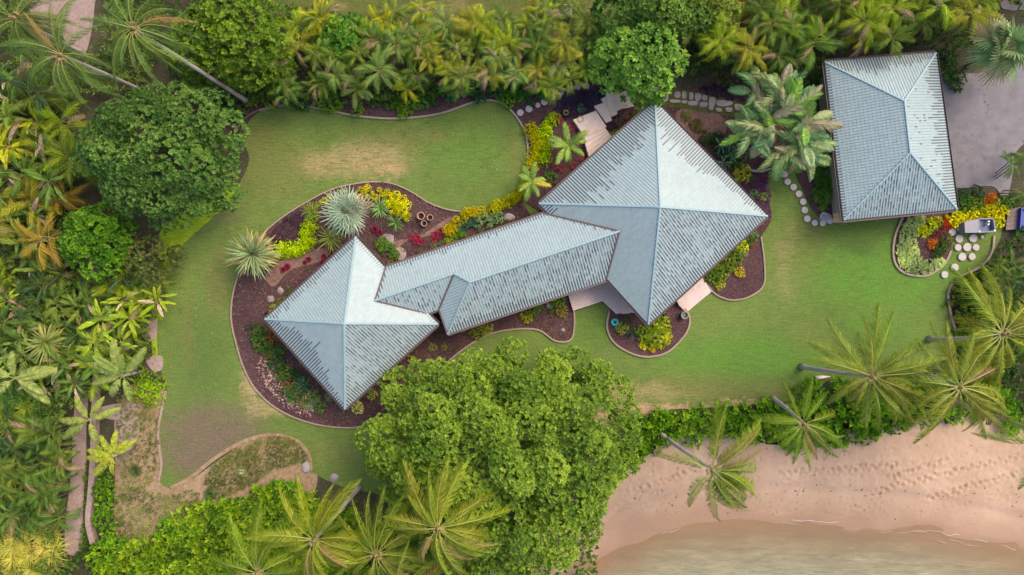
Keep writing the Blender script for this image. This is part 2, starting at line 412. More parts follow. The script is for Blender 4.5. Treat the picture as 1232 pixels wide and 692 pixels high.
o, LAWN_P, _ = sheet('lawn', lawn_px, LAWN, 'large mown green lawn with dry tan patches around the house', 'lawn', n=4)
sheet('lawn_strip', [(300, -120), (760, -120), (742, 8), (722, 30), (640, 40), (480, 34), (380, 24), (330, 10)], LAWN2, 'olive rough lawn beyond the palm hedge', 'lawn')
sheet('groundcover_strip', [(272, 224), (284, 228), (262, 256), (241, 275), (215, 300), (203, 321), (197, 350), (189, 392), (190, 440), (184, 440), (183, 400), (180, 350), (190, 300), (200, 270)], BRIGHT,
      'bright lime strip of ground cover along the lawn edge', 'ground cover')
PINK_PATCH = [[(180, 345), (195, 342), (196, 360), (186, 378), (178, 370)], [(170, 388), (188, 384), (187, 408), (174, 408)], [(176, 432), (194, 428), (195, 444), (184, 446)],
              [(120, 490), (160, 484), (165, 495), (140, 505), (122, 500)], [(140, 500), (165, 500), (166, 530), (142, 530)]]
for k, pl in enumerate(PINK_PATCH):
    sheet('bare_soil_patch', pl, SOIL_RED, ['pinkish bare soil patch at the lawn edge, nearest the dark lane', 'small pinkish bare soil patch, second along the lawn edge', 'pinkish bare soil patch by the coconut sapling',
          'pinkish rubble soil strip between the saplings', 'pinkish soil patch above the rough tan ground'][k], 'bare soil')
sheet('dirt_lane', [(98, 300), (117, 300), (115, 380), (108, 460), (104, 520), (104, 560), (100, 610), (98, 662), (80, 664), (79, 630), (86, 570), (88, 520), (92, 440)], SOIL_RED,
      'pinkish dirt lane running through the western thicket', 'lane')
sheet('dirt_clearing', [(20, -60), (112, -60), (114, 8), (105, 60), (92, 70), (72, 40), (40, 22)], SOIL_RED, 'pinkish dirt clearing behind the leaning coconut palms', 'clearing')
sheet('driveway', [(1120, 96), (1180, 88), (1260, 70), (1300, 120), (1226, 178), (1219, 205), (1211, 240), (1204, 236), (1192, 224), (1150, 226), (1136, 210)], DRIVE, 'grey concrete driveway beside the garage', 'driveway')
sheet('far_drive', [(1195, -60), (1300, -60), (1300, 4), (1232, 12), (1212, 12), (1202, 2)], DRIVE, 'pale concrete drive end beyond the hedge', 'driveway')

# planting beds
bed_main = [(626, 239), (604, 250), (575, 253), (548, 254), (520, 246), (495, 231), (475, 222), (455, 219), (430, 221), (400, 228), (370, 243), (340, 262), (318, 281), (300, 305), (287, 332),
            (280, 360), (279, 385), (284, 410), (293, 440), (306, 465), (325, 485), (350, 500), (380, 510), (410, 514), (436, 512), (480, 492), (528, 447), (546, 429), (568, 413), (592, 401), (620, 396), (648, 397), (668, 410), (686, 409), (691, 392), (690, 365), (684, 345)]
bed_front = [(733, 374), (730, 393), (737, 410), (753, 422), (775, 429), (800, 425), (818, 410), (828, 395), (829, 380), (823, 371)]
bed_east = [(915, 285), (919, 315), (918, 343), (901, 357), (881, 361), (866, 357), (856, 350), (850, 340)]
MULCH_SHEETS = []
def bed(name, edge, inner, mat, label):
    pts = smooth_curve(edge, False, 5) + inner
    o, P, z = sheet(name, pts, mat, label, 'planting bed', closed_smooth=False)
    MULCH_SHEETS.append((P, z)); return P
B_MAIN = bed('planting_bed', bed_main, [(650, 330), (655, 262), (640, 262)], MULCH, 'long curved mulch bed wrapped round the small pavilion and the link wing')
B_FRONT = bed('planting_bed', bed_front, [(800, 350), (770, 350)], MULCH, 'half-round purple mulch bed at the front corner of the large pavilion')
B_EAST = bed('planting_bed', bed_east, [(845, 320), (900, 262)], MULCH, 'narrow purple mulch bed along the sunny side of the large pavilion')
B_NORTH = bed('planting_bed', [(604, 126), (622, 142), (634, 168), (635, 205), (626, 239)], [(660, 262), (790, 128), (765, 104), (700, 92), (640, 108)], MULCH, 'dark mulch bed between the curved lawn and the stone steps')
B_NE = bed('planting_bed', [(790, 128), (850, 100), (920, 92), (945, 150), (926, 200), (922, 230), (928, 262), (915, 285)], [(895, 262), (810, 150)], MULCH, 'dark mulch bed between the flagstone path and the large pavilion')
B_GAR = bed('planting_bed', [(1012, 205), (960, 205), (966, 228), (976, 250), (988, 262), (1008, 264)], [(1014, 240)], MULCH, 'small dark bed against the garage wall')
B_ISLE = bed('planting_bed', [(1086, 258), (1076, 282), (1074, 308), (1081, 324), (1096, 331), (1116, 331), (1135, 318), (1144, 300), (1148, 275), (1150, 258)], [], MULCH, 'rounded island bed below the garage corner')
B_NORTHHEDGE = bed('planting_bed', [(292, 162), (308, 136), (345, 126), (385, 130), (430, 139), (480, 142), (530, 136), (575, 121), (604, 123)], [(640, 104), (640, 60), (280, 60), (270, 150)], MULCH, 'dark soil bed under the palm hedge behind the top lawn')
sheet('bare_garden_soil', [(478, 300), (490, 290), (520, 283), (545, 275), (556, 262), (540, 262), (520, 275), (500, 285), (470, 292)], SOIL_BROWN, 'reddish bare soil near the terracotta pots', 'bare soil')
sheet('bare_garden_soil', [(330, 345), (350, 325), (385, 315), (400, 300), (380, 300), (345, 310), (320, 330)], SOIL_BROWN, 'reddish bare soil among the crimson bromeliads', 'bare soil')
sheet('bare_garden_soil', [(812, 138), (838, 128), (868, 140), (872, 160), (850, 170), (830, 165)], SOIL_BROWN, 'brown leaf litter beside the flagstone path', 'bare soil')
MOSSY = sheet('mossy_path_bed', [(782, 108), (800, 105), (840, 112), (880, 120), (902, 124), (902, 140), (880, 140), (840, 134), (800, 128), (784, 122)], MOSS, 'mossy strip under the flagstones', 'path bed')

# beach and sea
xs = np.arange(-2, 53, .13); ys = np.arange(-36, -9.5, .13)
VEG = [(600, 640), (690, 640), (735, 590), (760, 560), (800, 532), (850, 515), (925, 535), (985, 530), (1030, 515), (1100, 505), (1160, 500), (1232, 500), (1500, 500)]
foot = []
for _ in range(650):
    px = rnd.uniform(755, 1240); py = rnd.uniform(535, 622)
    foot.append((px, py, rnd.uniform(.08, .15), rnd.uniform(.03, .06)))
for x0, y0, x1, y1 in ((1060, 590, 1240, 545), (1075, 575, 1140, 553), (1120, 600, 1240, 565), (770, 590, 850, 560), (940, 570, 1080, 560)):
    for k in range(34):
        t = k / 33; foot.append((x0 + (x1 - x0) * t + rnd.uniform(-2, 2), y0 + (y1 - y0) * t + rnd.uniform(-1, 1) + (1.6 if k % 2 else -1.6), .16, .12))
def sand_z(X, Y):
    Z = terrain(X, Y) + .02; d = shore_d(X, Y)
    band = np.clip((-d - 2.2) / 1.2, 0, 1)
    Z += band * ((vnoise(X * 2.3, Y * 2.3, 1) - .5) * .05 + (vnoise(X * 5, Y * 5, 2) - .5) * .05)
    Z += -np.exp(-((d + 2.6) / .35) ** 2) * .05 + np.exp(-((d + 3.2) / .5) ** 2) * .05
    Z += (d > -.5) * (vnoise(X * .5, Y * 1.6, 4) - .5) * .06
    for px, py, r, h in foot:
        q = at(px, py); ix, iy = int((q.x - xs[0]) / .13), int((q.y - ys[0]) / .13)
        a, b_, c, e = max(iy - 4, 0), iy + 5, max(ix - 4, 0), ix + 5
        if iy < 0 or ix < 0 or iy >= len(ys) or ix >= len(xs): continue
        r2 = ((X[a:b_, c:e] - q.x) ** 2 + (Y[a:b_, c:e] - q.y) ** 2) / r ** 2
        Z[a:b_, c:e] += h * (-np.exp(-r2) + .45 * np.exp(-(np.sqrt(r2) - 1.5) ** 2 * 3))
    return Z
sand = link('beach', grid_mesh('beach', xs, ys, sand_z, SAND, keep=lambda x, y: (346 - y * PPM) > np.interp(x * PPM + 616, *zip(*VEG))))
tag(sand, 'pink sandy beach dented with footprints', 'beach', kind='structure')
def water_z(X, Y):
    d = shore_d(X, Y)
    return WATER_Z + (vnoise(X * .35 + Y * .25, Y * 1.2 - X * .35, 9) - .5) * .07 + (vnoise(X * .9 + Y * .5, Y * 3.0 - X * .9, 8) - .5) * .03
wx = np.concatenate([[-900, -300, -100, -40], np.arange(-10, 56, .3), [80, 140, 300, 900]]); wy = np.concatenate([[-900, -300, -120, -60], np.arange(-40, -16, .2)])
sea = link('sea', grid_mesh('sea', wx, wy, water_z, WATER, keep=lambda x, y: shore_d(x, y) > -1.2)); 
_n = len(sea.data.vertices); _c = np.empty(_n * 3, np.float32); sea.data.vertices.foreach_get('co', _c); _c = _c.reshape(-1, 3)
_a = sea.data.attributes.new('tint', 'FLOAT', 'POINT'); _a.data.foreach_set('value', np.clip((WATER_Z - terrain(_c[:, 0], _c[:, 1]) - .0) / .45, 0, 1).astype(np.float32))
tag(sea, 'shallow olive green sea rippling over sand', 'sea', kind='structure')
# thin lines of foam where the ripples break
FOAM = plain('foam', (.42, .32, .25), .7, .1, 8, .2)
fv, ff = [], []
for (x0, x1, off, wdt, gap) in ((915, 1010, .10, .06, .1), (1010, 1130, .35, .035, .3), (1100, 1240, .15, .05, .2), (1060, 1180, .55, .035, .3), (1130, 1240, .85, .035, .3), (930, 1060, .7, .03, .5), (1150, 1240, 1.5, .03, .5), (900, 990, .45, .03, .5), (830, 915, .05, .05, .4), (760, 830, .35, .05, .5)):
    for px in np.arange(x0, x1, 2.0):
        if vnoise(np.array([px * .06]), np.array([off * 9.0]), 3)[0] < gap + .3: continue
        def pt(p, s):
            y = np.interp(p, *zip(*SHORE)); wob = (vnoise(np.array([p * .09]), np.array([off * 5]), 5)[0] - .5) * .5
            q = at(p, y); ww = wdt * (.5 + vnoise(np.array([p * .2]), np.array([off * 3]), 6)[0])
            return (q.x, q.y - off - wob + s * ww * .5, WATER_Z + .075)
        b_ = len(fv); fv += [pt(px, -1), pt(px + 2, -1), pt(px + 2, 1), pt(px, 1)]; ff.append([b_, b_ + 1, b_ + 2, b_ + 3])
tag(link('foam', mesh('foam', fv, ff, FOAM)), 'thin pale foam lines where ripples meet the beach', 'foam', kind='stuff')

# ------------------------------------------------------------------ kerbs, lanes walls
def edging(pts, label, wdt=.10, h=.17, n=5, mat=None, name='bed_edging', cat='edging'):
    c = [Vector((*p, 0)) for p in ground_px(smooth_curve(pts, False, n))]
    L, Rr = [], []
    for i, p in enumerate(c):
        t = (c[min(i + 1, len(c) - 1)] - c[max(i - 1, 0)]).normalized(); s = Vector((-t.y, t.x, 0)) * wdt / 2
        L.append(p + s); Rr.append(p - s)
    V, F = [], []
    for i in range(len(c)):
        V += [(L[i].x, L[i].y, 0), (L[i].x, L[i].y, h), (Rr[i].x, Rr[i].y, h), (Rr[i].x, Rr[i].y, 0)]
    for i in range(len(c) - 1):
        a, b_ = i * 4, i * 4 + 4
        F += [[a, b_, b_ + 1, a + 1][::-1], [a + 1, b_ + 1, b_ + 2, a + 2][::-1], [a + 2, b_ + 2, b_ + 3, a + 3][::-1]]
    F += [[0, 1, 2, 3], [len(V) - 1, len(V) - 2, len(V) - 3, len(V) - 4]]
    return tag(link(name, mesh(name, V, F, mat or EDGE)), label, cat)
edging(bed_main[:26], 'long pale concrete edging curving round the small pavilion bed', n=6)
edging(bed_main[26:36], 'pale concrete edging between the link wing bed and the lawn', .13)
edging(bed_front, 'pale half-round concrete edging at the large pavilion front corner', .14)
edging(bed_east, 'pale concrete edging of the narrow east bed', .11)
edging([(312, 133), (345, 127), (385, 131), (430, 140), (480, 143), (530, 137), (575, 122), (602, 124), (622, 142), (634, 168), (634, 205), (627, 238)], 'pale edging along the hedge side of the top lawn', .15)
edging([(283, 160), (296, 142), (312, 133)], 'thin brown edging at the corner of the top lawn', .1, mat=PLANK)
edging([(1085, 262), (1076, 284), (1074, 308), (1081, 324), (1096, 331), (1116, 331), (1135, 318), (1143, 302)], 'brown edging round the island bed below the garage', .16)
edging([(1195, 284), (1192, 304), (1178, 321), (1152, 335), (1140, 352), (1143, 378), (1150, 402)], 'brownish edging between the lawn and the right-hand hedge', .18)
edging([(200, 470), (195, 495), (191, 522), (195, 558), (192, 578)], 'sandy edging along the worn left side of the lawn', .16)
edging([(206, 587), (230, 574), (262, 549), (296, 530), (330, 523), (358, 531), (372, 548), (374, 566)], 'broad sandy edging round the weedy mound', 0.3, .10, mat=SOIL_TAN)
lw = MB(); lane = ground_px([(124, 318), (123, 380), (120, 440), (117, 500), (116, 545), (114, 590), (110, 625), (115, 650)])
edging([(124, 318), (123, 380), (120, 440), (117, 500), (116, 545), (113, 590), (110, 625), (116, 652)], 'low narrow tan wall running beside the dirt lane', .42, .55, mat=SOIL_RED, name='garden_wall', cat='wall')

# round pavers and flagstones (parts of their paths)
def paver_path(label, stones, name='stepping_stone_path'):
    root = tag(empty(name, at(stones[0][0], stones[0][1])), label, 'path', kind='structure')
    for (px, py, r) in stones:
        q = at(px, py) - root.location; mb = MB(); rr = r / PPM
        a0 = rnd.random(); n = 18
        pr = [(rr * (1 + rnd.uniform(-.03, .03)) * math.cos(a0 + k * 2 * math.pi / n), rr * (1 + rnd.uniform(-.03, .03)) * math.sin(a0 + k * 2 * math.pi / n)) for k in range(n)]
        mb.prism(pr, -.02, .075, 0); ci = [(x * .93, y * .93) for x, y in pr]; mb.prism(ci, .07, .09, 0)
        mb.build('paver', [PAVER], root, loc=(q.x, q.y, .075), rot=(rnd.uniform(-.02, .02), rnd.uniform(-.02, .02), 0))
paver_path('curved row of round pale pavers beside the purple ground cover', [(626, 136, 4), (636.5, 131.5, 4.2), (647, 127, 3), (655, 123, 4.2), (664.5, 117, 4), (675, 112, 3.6), (684.5, 108, 4), (694.5, 105.5, 4), (705, 104, 4)])
paver_path('curved row of round pavers across the lawn to the garage door', [(943.5, 210, 4), (947, 219, 4), (954, 225.5, 4), (960.5, 233.5, 4), (965.5, 243, 4), (967.5, 253, 4), (970.5, 263.5, 4), (979.5, 268.5, 3.6), (989, 268.8, 3.6), (998, 266, 3.6), (990.5, 260, 4.5)])
paver_path('cluster of round pavers on the grass below the grey bins', [(1144.5, 279.5, 4.3), (1153.5, 275.5, 3.4), (1153, 287.5, 4.8), (1169.5, 286.8, 4.8), (1151.5, 298, 4.1), (1162.5, 297.5, 5), (1173, 297.8, 4), (1156.5, 309.2, 4.8), (1168.3, 309, 4.2), (1147.5, 322, 4.8), (1135.5, 330.5, 4.2), (1180.5, 285.3, 2)])
fp = tag(empty('flagstone_path', at(845, 122)), 'winding path of irregular grey flagstones with mossy joints', 'path', kind='structure')
flags = [[(780, 106), (792, 105), (795, 113), (782, 115)], [(796, 109), (803, 109), (804, 121), (797, 124), (795, 115)], [(812, 111), (818, 111), (818, 118), (811, 118)], [(820, 111), (825, 111), (825, 119), (820, 119)],
         [(829, 112), (833, 112), (834, 120), (829, 120)], [(836, 113), (843, 114), (842, 121), (836, 122)], [(806, 120), (818, 121), (818, 124), (806, 124)], [(820, 121.5), (826, 121.5), (826, 125), (820, 125)],
         [(828, 122), (840, 122.5), (838, 128), (828, 127)], [(844, 115), (850, 115), (850, 121), (844, 121)], [(842, 123), (851, 124), (850, 129), (841, 129)], [(853, 117), (861, 118), (859, 128), (856, 134), (852, 131)],
         [(862, 121), (880, 122), (880, 127), (868, 129), (861, 127)], [(883, 126), (891, 126), (890, 133), (884, 133)], [(893, 126), (901, 126), (900, 135), (892, 134)], [(861, 130), (868, 131), (867, 135), (861, 134)], [(786, 117), (793, 116), (794, 121), (787, 122)], [(872, 130), (880, 130), (880, 135), (873, 135)]]
for f in flags:
    P = ground_px(smooth_curve(f, True, 2)); c = Vector((sum(p[0] for p in P) / len(P), sum(p[1] for p in P) / len(P), 0)); mb = MB()
    pl = [((x - c.x) * .96, (y - c.y) * .96) for x, y in P]; mb.prism(pl, 0, .08 + rnd.uniform(0, .02), 0, .04)
    q = c - fp.location; mb.build('flagstone', [FLAG], fp, loc=(q.x, q.y, MOSSY[2] - .03))

# ------------------------------------------------------------------ buildings
EAVE = 3.0; PITCH = math.tan(R(26)); RIB, COURSE = .215, .28
def V3(px, py, z): return at(px, py, z)

def slope(poly, a, b, parent, stain, seed, name='roof_slope'):
    """Tiled slope: poly = planar 3-D outline, a->b = eave line. Ribs and pans are real geometry, course by course."""
    u = (b - a).normalized(); n = None
    c = sum(poly, Vector()) / len(poly)
    v = (c - a) - u * (c - a).dot(u); v.normalize(); n = u.cross(v)
    if n.z < 0: n = -n
    P2 = [((p - a).dot(u), (p - a).dot(v)) for p in poly]
    us = [p[0] for p in P2]
    mb = MB()
    deck = [a + u * x + v * y - n * .03 for x, y in P2]
    mb.add(deck + [p - n * .12 for p in deck], [list(range(len(deck))), list(range(len(deck), 2 * len(deck)))[::-1]] + [[i, (i + 1) % len(deck), len(deck) + (i + 1) % len(deck), len(deck) + i] for i in range(len(deck))], 0)
    sl = mb.build(name, [FASCIA], parent)
    V, F, T, D = [], [], [], []
    i0, i1 = int(math.floor(min(us) / RIB)), int(math.ceil(max(us) / RIB))
    vmax = max(p[1] for p in P2)
    for i in range(i0, i1):
        uc = (i + .5) * RIB; hits = []
        for k in range(len(P2)):
            (x1, y1), (x2, y2) = P2[k], P2[(k + 1) % len(P2)]
            if (x1 > uc) != (x2 > uc): hits.append(y1 + (y2 - y1) * (uc - x1) / (x2 - x1))
        hits.sort()
        for k in range(0, len(hits) - 1, 2):
            v0, v1 = hits[k], hits[k + 1]
            for j in range(int(math.floor(v0 / COURSE)), int(math.ceil(v1 / COURSE))):
                va, vb = max(v0, j * COURSE), min(v1, (j + 1) * COURSE)
                if vb - va < .02: continue
                tone = rnd.random(); sag = rnd.uniform(-.004, .004)
                lo = .022 if va > v0 - 1e-6 else .0
                for part in (0, 1):
                    prof = ((-.068, 0), (-.044, .038), (.044, .038), (.068, 0)) if part == 0 else ((.064, .006), (RIB - .064, .006))
                    d = 0.0
                    if part == 1: d = stain(uc, (va + vb) / 2, v0, vmax, i, j)
                    b_ = len(V)
                    for (vv, hh) in ((va, .014 + sag), (vb, 0.0)):
                        for (pu, ph) in prof:
                            p = a + u * (uc + pu) + v * vv + n * (ph + hh); V.append(tuple(p)); T.append(tone); D.append(d)
                    m = len(prof)
                    for q in range(m - 1): F.append([b_ + q, b_ + q + 1, b_ + m + q + 1, b_ + m + q])
                    # front lip of the tile
                    b2 = len(V)
                    for (pu, ph) in prof:
                        p = a + u * (uc + pu) + v * va + n * (ph + .014 + sag); V.append(tuple(p)); T.append(tone); D.append(d)
                    for (pu, ph) in prof:
                        p = a + u * (uc + pu) + v * (va + .001) + n * (max(ph - .03, -.02)); V.append(tuple(p)); T.append(tone); D.append(d)
                    for q in range(m - 1): F.append([b2 + q, b2 + m + q, b2 + m + q + 1, b2 + q + 1])
    # consistent outward normals
    A = np.array(V); Fl = []
    nn = np.array(n)
    for f in F:
        q = A[f]; c_ = np.cross(q[1] - q[0], q[2] - q[1]); Fl.append(f if c_ @ nn >= 0 else f[::-1])
    t = link('roof_tiles', mesh('roof_tiles', V, Fl, TILE, tint=T, dirt=D), sl); tag(t, kind='stuff')
    return sl

def eave_stain(depth, cover=.9, mid=0.0, prof=None, seed=0, dens=.0):
    """Dark weathering in the pans: streaks that rise from the eave, plus a blotchy field of short dashes."""
    def n1(x, s): return float(vnoise(np.array([x]), np.array([.5]), s)[0])
    def f(uu, vv, v0, vmax, i, j):
        dep = depth * (.15 + .65 * n1(i * .23 + seed * 9, seed) + .85 * n1(i * 3.3 + seed * 5, seed + 2)) * (prof(uu) if prof else 1)
        h = vv - v0 if v0 > .3 else vv; r = rnd.random()
        if h < dep * .8: return cover
        if h < dep: return cover if r < .7 else .2
        md = .65 * float(vnoise(np.array([uu * .42 + seed]), np.array([vv * .5]), seed + 3)[0]) + .35 * float(vnoise(np.array([uu * 1.3 + seed]), np.array([vv * .9]), seed + 5)[0])
        k = min(1, max(0, mid * (.85 + 1.5 * (md - .5))))
        if mid > .4: return rnd.uniform(.3, .95) if r < k else rnd.uniform(.0, .25)
        if r < k: return rnd.uniform(.55, 1.0)
        return rnd.uniform(.3, .7) if r > 1 - dens else 0.0
    return f

def caps(lines, parent, wd=.19):
    """Overlapping hip and ridge caps along lines."""
    mb = MB()
    for p, q in lines:
        L = (q - p).length; d = (q - p) / L; s = d.cross(Vector((0, 0, 1))).normalized(); up = s.cross(d); up = up if up.z > 0 else -up
        k = max(1, int(L / .42))
        for i in range(k):
            a, b_ = p + d * (L * i / k), p + d * (L * (i + 1) / k + .03)
            V = []
            for (o, lift) in ((a, .035), (b_, .012)):
                for x, h in ((-wd / 2, -.01), (-wd * .28, .075), (wd * .28, .075), (wd / 2, -.01)): V.append(o + s * x + up * (h + lift))
            mb.add(V, [[0, 1, 5, 4], [1, 2, 6, 5], [2, 3, 7, 6], [0, 3, 2, 1], [4, 5, 6, 7]])
    o = mb.build('ridge_cap', [CAP], parent); tag(o, kind='stuff'); return o

def fascia(pts, parent, h=.24, gut=.13, closed=False, skip=()):
    """Fascia board with a gutter below the tile ends."""
    n = len(pts); c = sum(pts, Vector()) / n
    for i in range(n if closed else n - 1):
        if i in skip: continue
        a, b_ = pts[i], pts[(i + 1) % n]; d = (b_ - a).normalized(); out = Vector((d.y, -d.x, 0))
        if out.dot((a + b_) / 2 - c) < 0: out = -out
        mb = MB()
        for (o0, o1, z0, z1) in ((.0, .04, -h, -.03), (.045, .06, -.12, -.01), (.045, .045 + gut, -.13, -.115), (.03 + gut, .05 + gut, -.12, -.005)):
            pl = [a + out * o0, b_ + out * o0, b_ + out * o1, a + out * o1]
            mb.prism([(p.x, p.y) for p in pl], a.z + z0, a.z + z1)
        mb.build('fascia', [FASCIA], parent)

def walls(root, corners, inset, z1, wins):
    c = sum(corners, Vector()) / len(corners); P = []
    for p in corners:
        dv = (c - p); dv.z = 0; P.append(Vector((p.x, p.y, 0)) + dv.normalized() * inset * 1.41)
    for i in range(len(P)):
        a, b_ = P[i], P[(i + 1) % len(P)]; d = (b_ - a).normalized(); L = (b_ - a).length; out = Vector((d.y, -d.x, 0))
        if out.dot((a + b_) / 2 - Vector((c.x, c.y, 0))) < 0: out = -out
        mb = MB(); mb.prism([tuple(q)[:2] for q in (a, b_, b_ - out * .16, a - out * .16)], -.05, z1)
        wl = mb.build('wall', [WALL], root)
        for k in range(wins):
            m = a + d * (L * (k + 1) / (wins + 1)); hw = .8
            f = MB()
            for (x0, x1, y0, y1) in ((-hw, hw, .9, .98), (-hw, hw, 2.12, 2.2), (-hw, -hw + .08, .98, 2.12), (hw - .08, hw, .98, 2.12), (-.03, .03, .98, 2.12)):
                f.prism([tuple(q)[:2] for q in (m + d * x0 + out * .003, m + d * x1 + out * .003, m + d * x1 + out * .06, m + d * x0 + out * .06)], y0, y1)
            wf = f.build('window', [FASCIA], wl)
            g_ = MB(); g_.prism([tuple(q)[:2] for q in (m - d * (hw - .09) + out * .004, m + d * (hw - .09) + out * .004, m + d * (hw - .09) + out * .02, m - d * (hw - .09) + out * .02)], .985, 2.115)
            g_.build('window_pane', [GLASS], wl)

def hip_height(p, a, b_):
    """Height of the sloping plane rising from eave line a-b at world point p."""
    d = (b_ - a).normalized(); nrm = Vector((-d.y, d.x, 0)); return a.z + abs((p - a).dot(nrm)) * PITCH

def pyramid(root, Npx, Epx, Spx, Wpx, stains, seed):
    N_, E_, S_, W_ = (V3(*p, EAVE) for p in (Npx, Epx, Spx, Wpx))
    c = (N_ + E_ + S_ + W_) / 4; half = ((E_ - N_).length + (S_ - E_).length) / 4
    apex = Vector((c.x, c.y, EAVE + half * PITCH))
    rf = root
    for (a, b_, k) in ((W_, N_, 'NW'), (N_, E_, 'NE'), (E_, S_, 'SE'), (S_, W_, 'SW')):
        slope([a, b_, apex], a, b_, rf, stains[k], seed)
    caps([(N_, apex), (E_, apex), (S_, apex), (W_, apex)], rf)
    fascia([N_, E_, S_, W_], rf, closed=True)
    walls(root, [N_, E_, S_, W_], .9, EAVE - .15, 2)
    return N_, E_, S_, W_, apex

house = thing('house', 'pale tiled house of two square pavilions joined by a long link wing', 'house', at(616, 330))
hl = house.location.copy()
def under(root):
    """Children were built in world space: keep them where they are."""
    for o in root.children: o.location = o.location - root.location
big = pyramid(house, (788, 122), (923, 260), (780, 390), (649, 245), {
    'NW': eave_stain(2.6, .93, .0, lambda u: .55 + .6 * math.exp(-((u - 4) / 4) ** 2), 1), 'NE': eave_stain(2.0, .85, .0, lambda u: .25 + 1.0 * math.exp(-((u - 4) / 3.2) ** 2), 2),
    'SE': eave_stain(.9, .9, .95, None, 3), 'SW': eave_stain(1.2, .9, .0, lambda u: .1 + .9 * max(0, (u - 9.5) / 3), 4)}, 1)
small = pyramid(house, (428, 285), (527, 390), (415, 492), (319, 384), {
    'NW': eave_stain(.6, .8, .0, None, 5), 'NE': eave_stain(.25, .5, .0, None, 6), 'SE': eave_stain(.8, .9, .85, None, 7, .04),
    'SW': eave_stain(1.9, .93, .0, lambda u: .15 + 1.1 * math.exp(-((u - 5.2) / 2.6) ** 2), 8)}, 2)
# link wing: a narrow and a wide section that share one long slope
lr = house
A0, A1 = V3(464, 322, EAVE), V3(655, 257, EAVE)
d_ = (A1 - A0).normalized(); n_ = Vector((d_.y, -d_.x, 0))       # n_ points to the lawn side
def lk(t, off, z): p = A0 + d_ * t + n_ * off; p.z = z; return p
def tpos(px, py, z): return (V3(px, py, z) - A0).dot(d_)
def opos(px, py, z): return (V3(px, py, z) - A0).dot(n_)
W1 = opos(520, 375, EAVE); W2 = opos(729, 337, EAVE)
z1, z2 = EAVE + W1 / 2 * PITCH, EAVE + W2 / 2 * PITCH
tA = tpos(451, 361, z1); tB = tpos(547, 331, z1); tC = tpos(565, 338, z2); tD = tpos(746, 281, z2); tE0 = tpos(537, 397, EAVE); tE1 = tpos(729, 337, EAVE); tF0 = tpos(513, 377, EAVE); tF1 = tpos(528, 372, EAVE)
nw = [lk(0, 0, EAVE), lk(tpos(655, 257, EAVE), 0, EAVE), lk(tD, W2 / 2, z2), lk(tC, W2 / 2, z2), lk(tB, W1 / 2, z1), lk(tA, W1 / 2, z1)]
slope(nw, nw[0], nw[1], lr, eave_stain(.35, .85, .0, None, 9), 3)
sl_ = [lk(tF1, W1, EAVE), lk(tF0, W1, EAVE), lk(tA, W1 / 2, z1), lk(tB, W1 / 2, z1)]
slope(sl_, sl_[0], sl_[1], lr, eave_stain(.1, .5, .25, None, 10), 3)
sr_ = [lk(tE1, W2, EAVE), lk(tE0, W2, EAVE), lk(tC, W2 / 2, z2), lk(tD, W2 / 2, z2)]
slope(sr_, sr_[0], sr_[1], lr, eave_stain(.8, .9, .7, None, 11), 3)
hipf = [lk(tC, W2 / 2, z2), lk(tB, W1 / 2, z1 + .02), lk(tF1, W1, EAVE + .12), lk(tE0, W2, EAVE)]
ea, eb = lk(tE0, W2, EAVE), lk(tB, W1 / 2, z1 + .02)
ehi = lk(tC, W2 / 2, z2); pn = (eb - ea).cross(ehi - ea).normalized(); q_ = hipf[2]; q_.z -= (q_ - ea).dot(pn) / pn.z
ed = Vector((-n_.x, -n_.y, 0)) + d_ * -.0
lev = pn.cross(Vector((0, 0, 1))).normalized(); foot_ = ea
slope([ehi, eb, q_, ea], foot_, foot_ + lev, lr, eave_stain(.02, .3, .0, None, 12), 3)
caps([(lk(tA, W1 / 2, z1), lk(tB, W1 / 2, z1)), (ehi, lk(tD, W2 / 2, z2)), (ehi, ea), (eb, ehi)], lr)
for a, b_ in ((nw[0], nw[1]), (sr_[1], sr_[0]), (sl_[1], sl_[0])):
    s = n_ if a is not nw[0] else -n_
    for nm, (o0, o1, y0, y1) in (('fascia', (0, .04, -.24, -.03)), ('gutter', (.045, .17, -.13, -.015))):
        mb = MB(); mb.prism([tuple(p)[:2] for p in (a + s * o0, b_ + s * o0, b_ + s * o1, a + s * o1)], EAVE + y0, EAVE + y1); mb.build(nm, [FASCIA], lr)
mb = MB()                                                       # dark step where the two link sections meet, and valley gutters
def ribbon(p, q, wd, m=0, h=.09):
    d = (q - p).normalized(); s = d.cross(Vector((0, 0, 1))).normalized() * wd / 2; up = Vector((0, 0, h))
    mb.add([p - s - up, q - s - up, q + s - up, p + s - up, p - s + up, q - s + up, q + s + up, p + s + up], [[3, 2, 1, 0], [4, 5, 6, 7], [0, 1, 5, 4], [1, 2, 6, 5], [2, 3, 7, 6], [3, 0, 4, 7]], m)
for p, q in ((eb, q_), (q_, ea), (lk(tA, W1 / 2, z1), nw[0]), (lk(tA, W1 / 2, z1), sl_[1]), (lk(tD, W2 / 2, z2), nw[1]), (lk(tD, W2 / 2, z2), sr_[0])): ribbon(p, q, .13)
mb.build('valley_gutter', [FASCIA], lr)
fw = [lk(-.2, .7, 0), lk(tE1 + .4, .7, 0), lk(tE1 + .2, W2 - .7, 0), lk(tE0 + .9, W2 - .7, 0), lk(tE0 + .9, W1 - .6, 0), lk(tF0, W1 - .6, 0)]
mb = MB()
for i in (0, 2, 3, 4):
    a, b_ = fw[i], fw[(i + 1) % 6]; dd = (b_ - a).normalized(); s = Vector((-dd.y, dd.x, 0)) * .15
    mb.prism([tuple(p)[:2] for p in (a, b_, b_ + s, a + s)], -.05, EAVE - .2)
mb.build('link_wall', [WALL], house)
under(house)

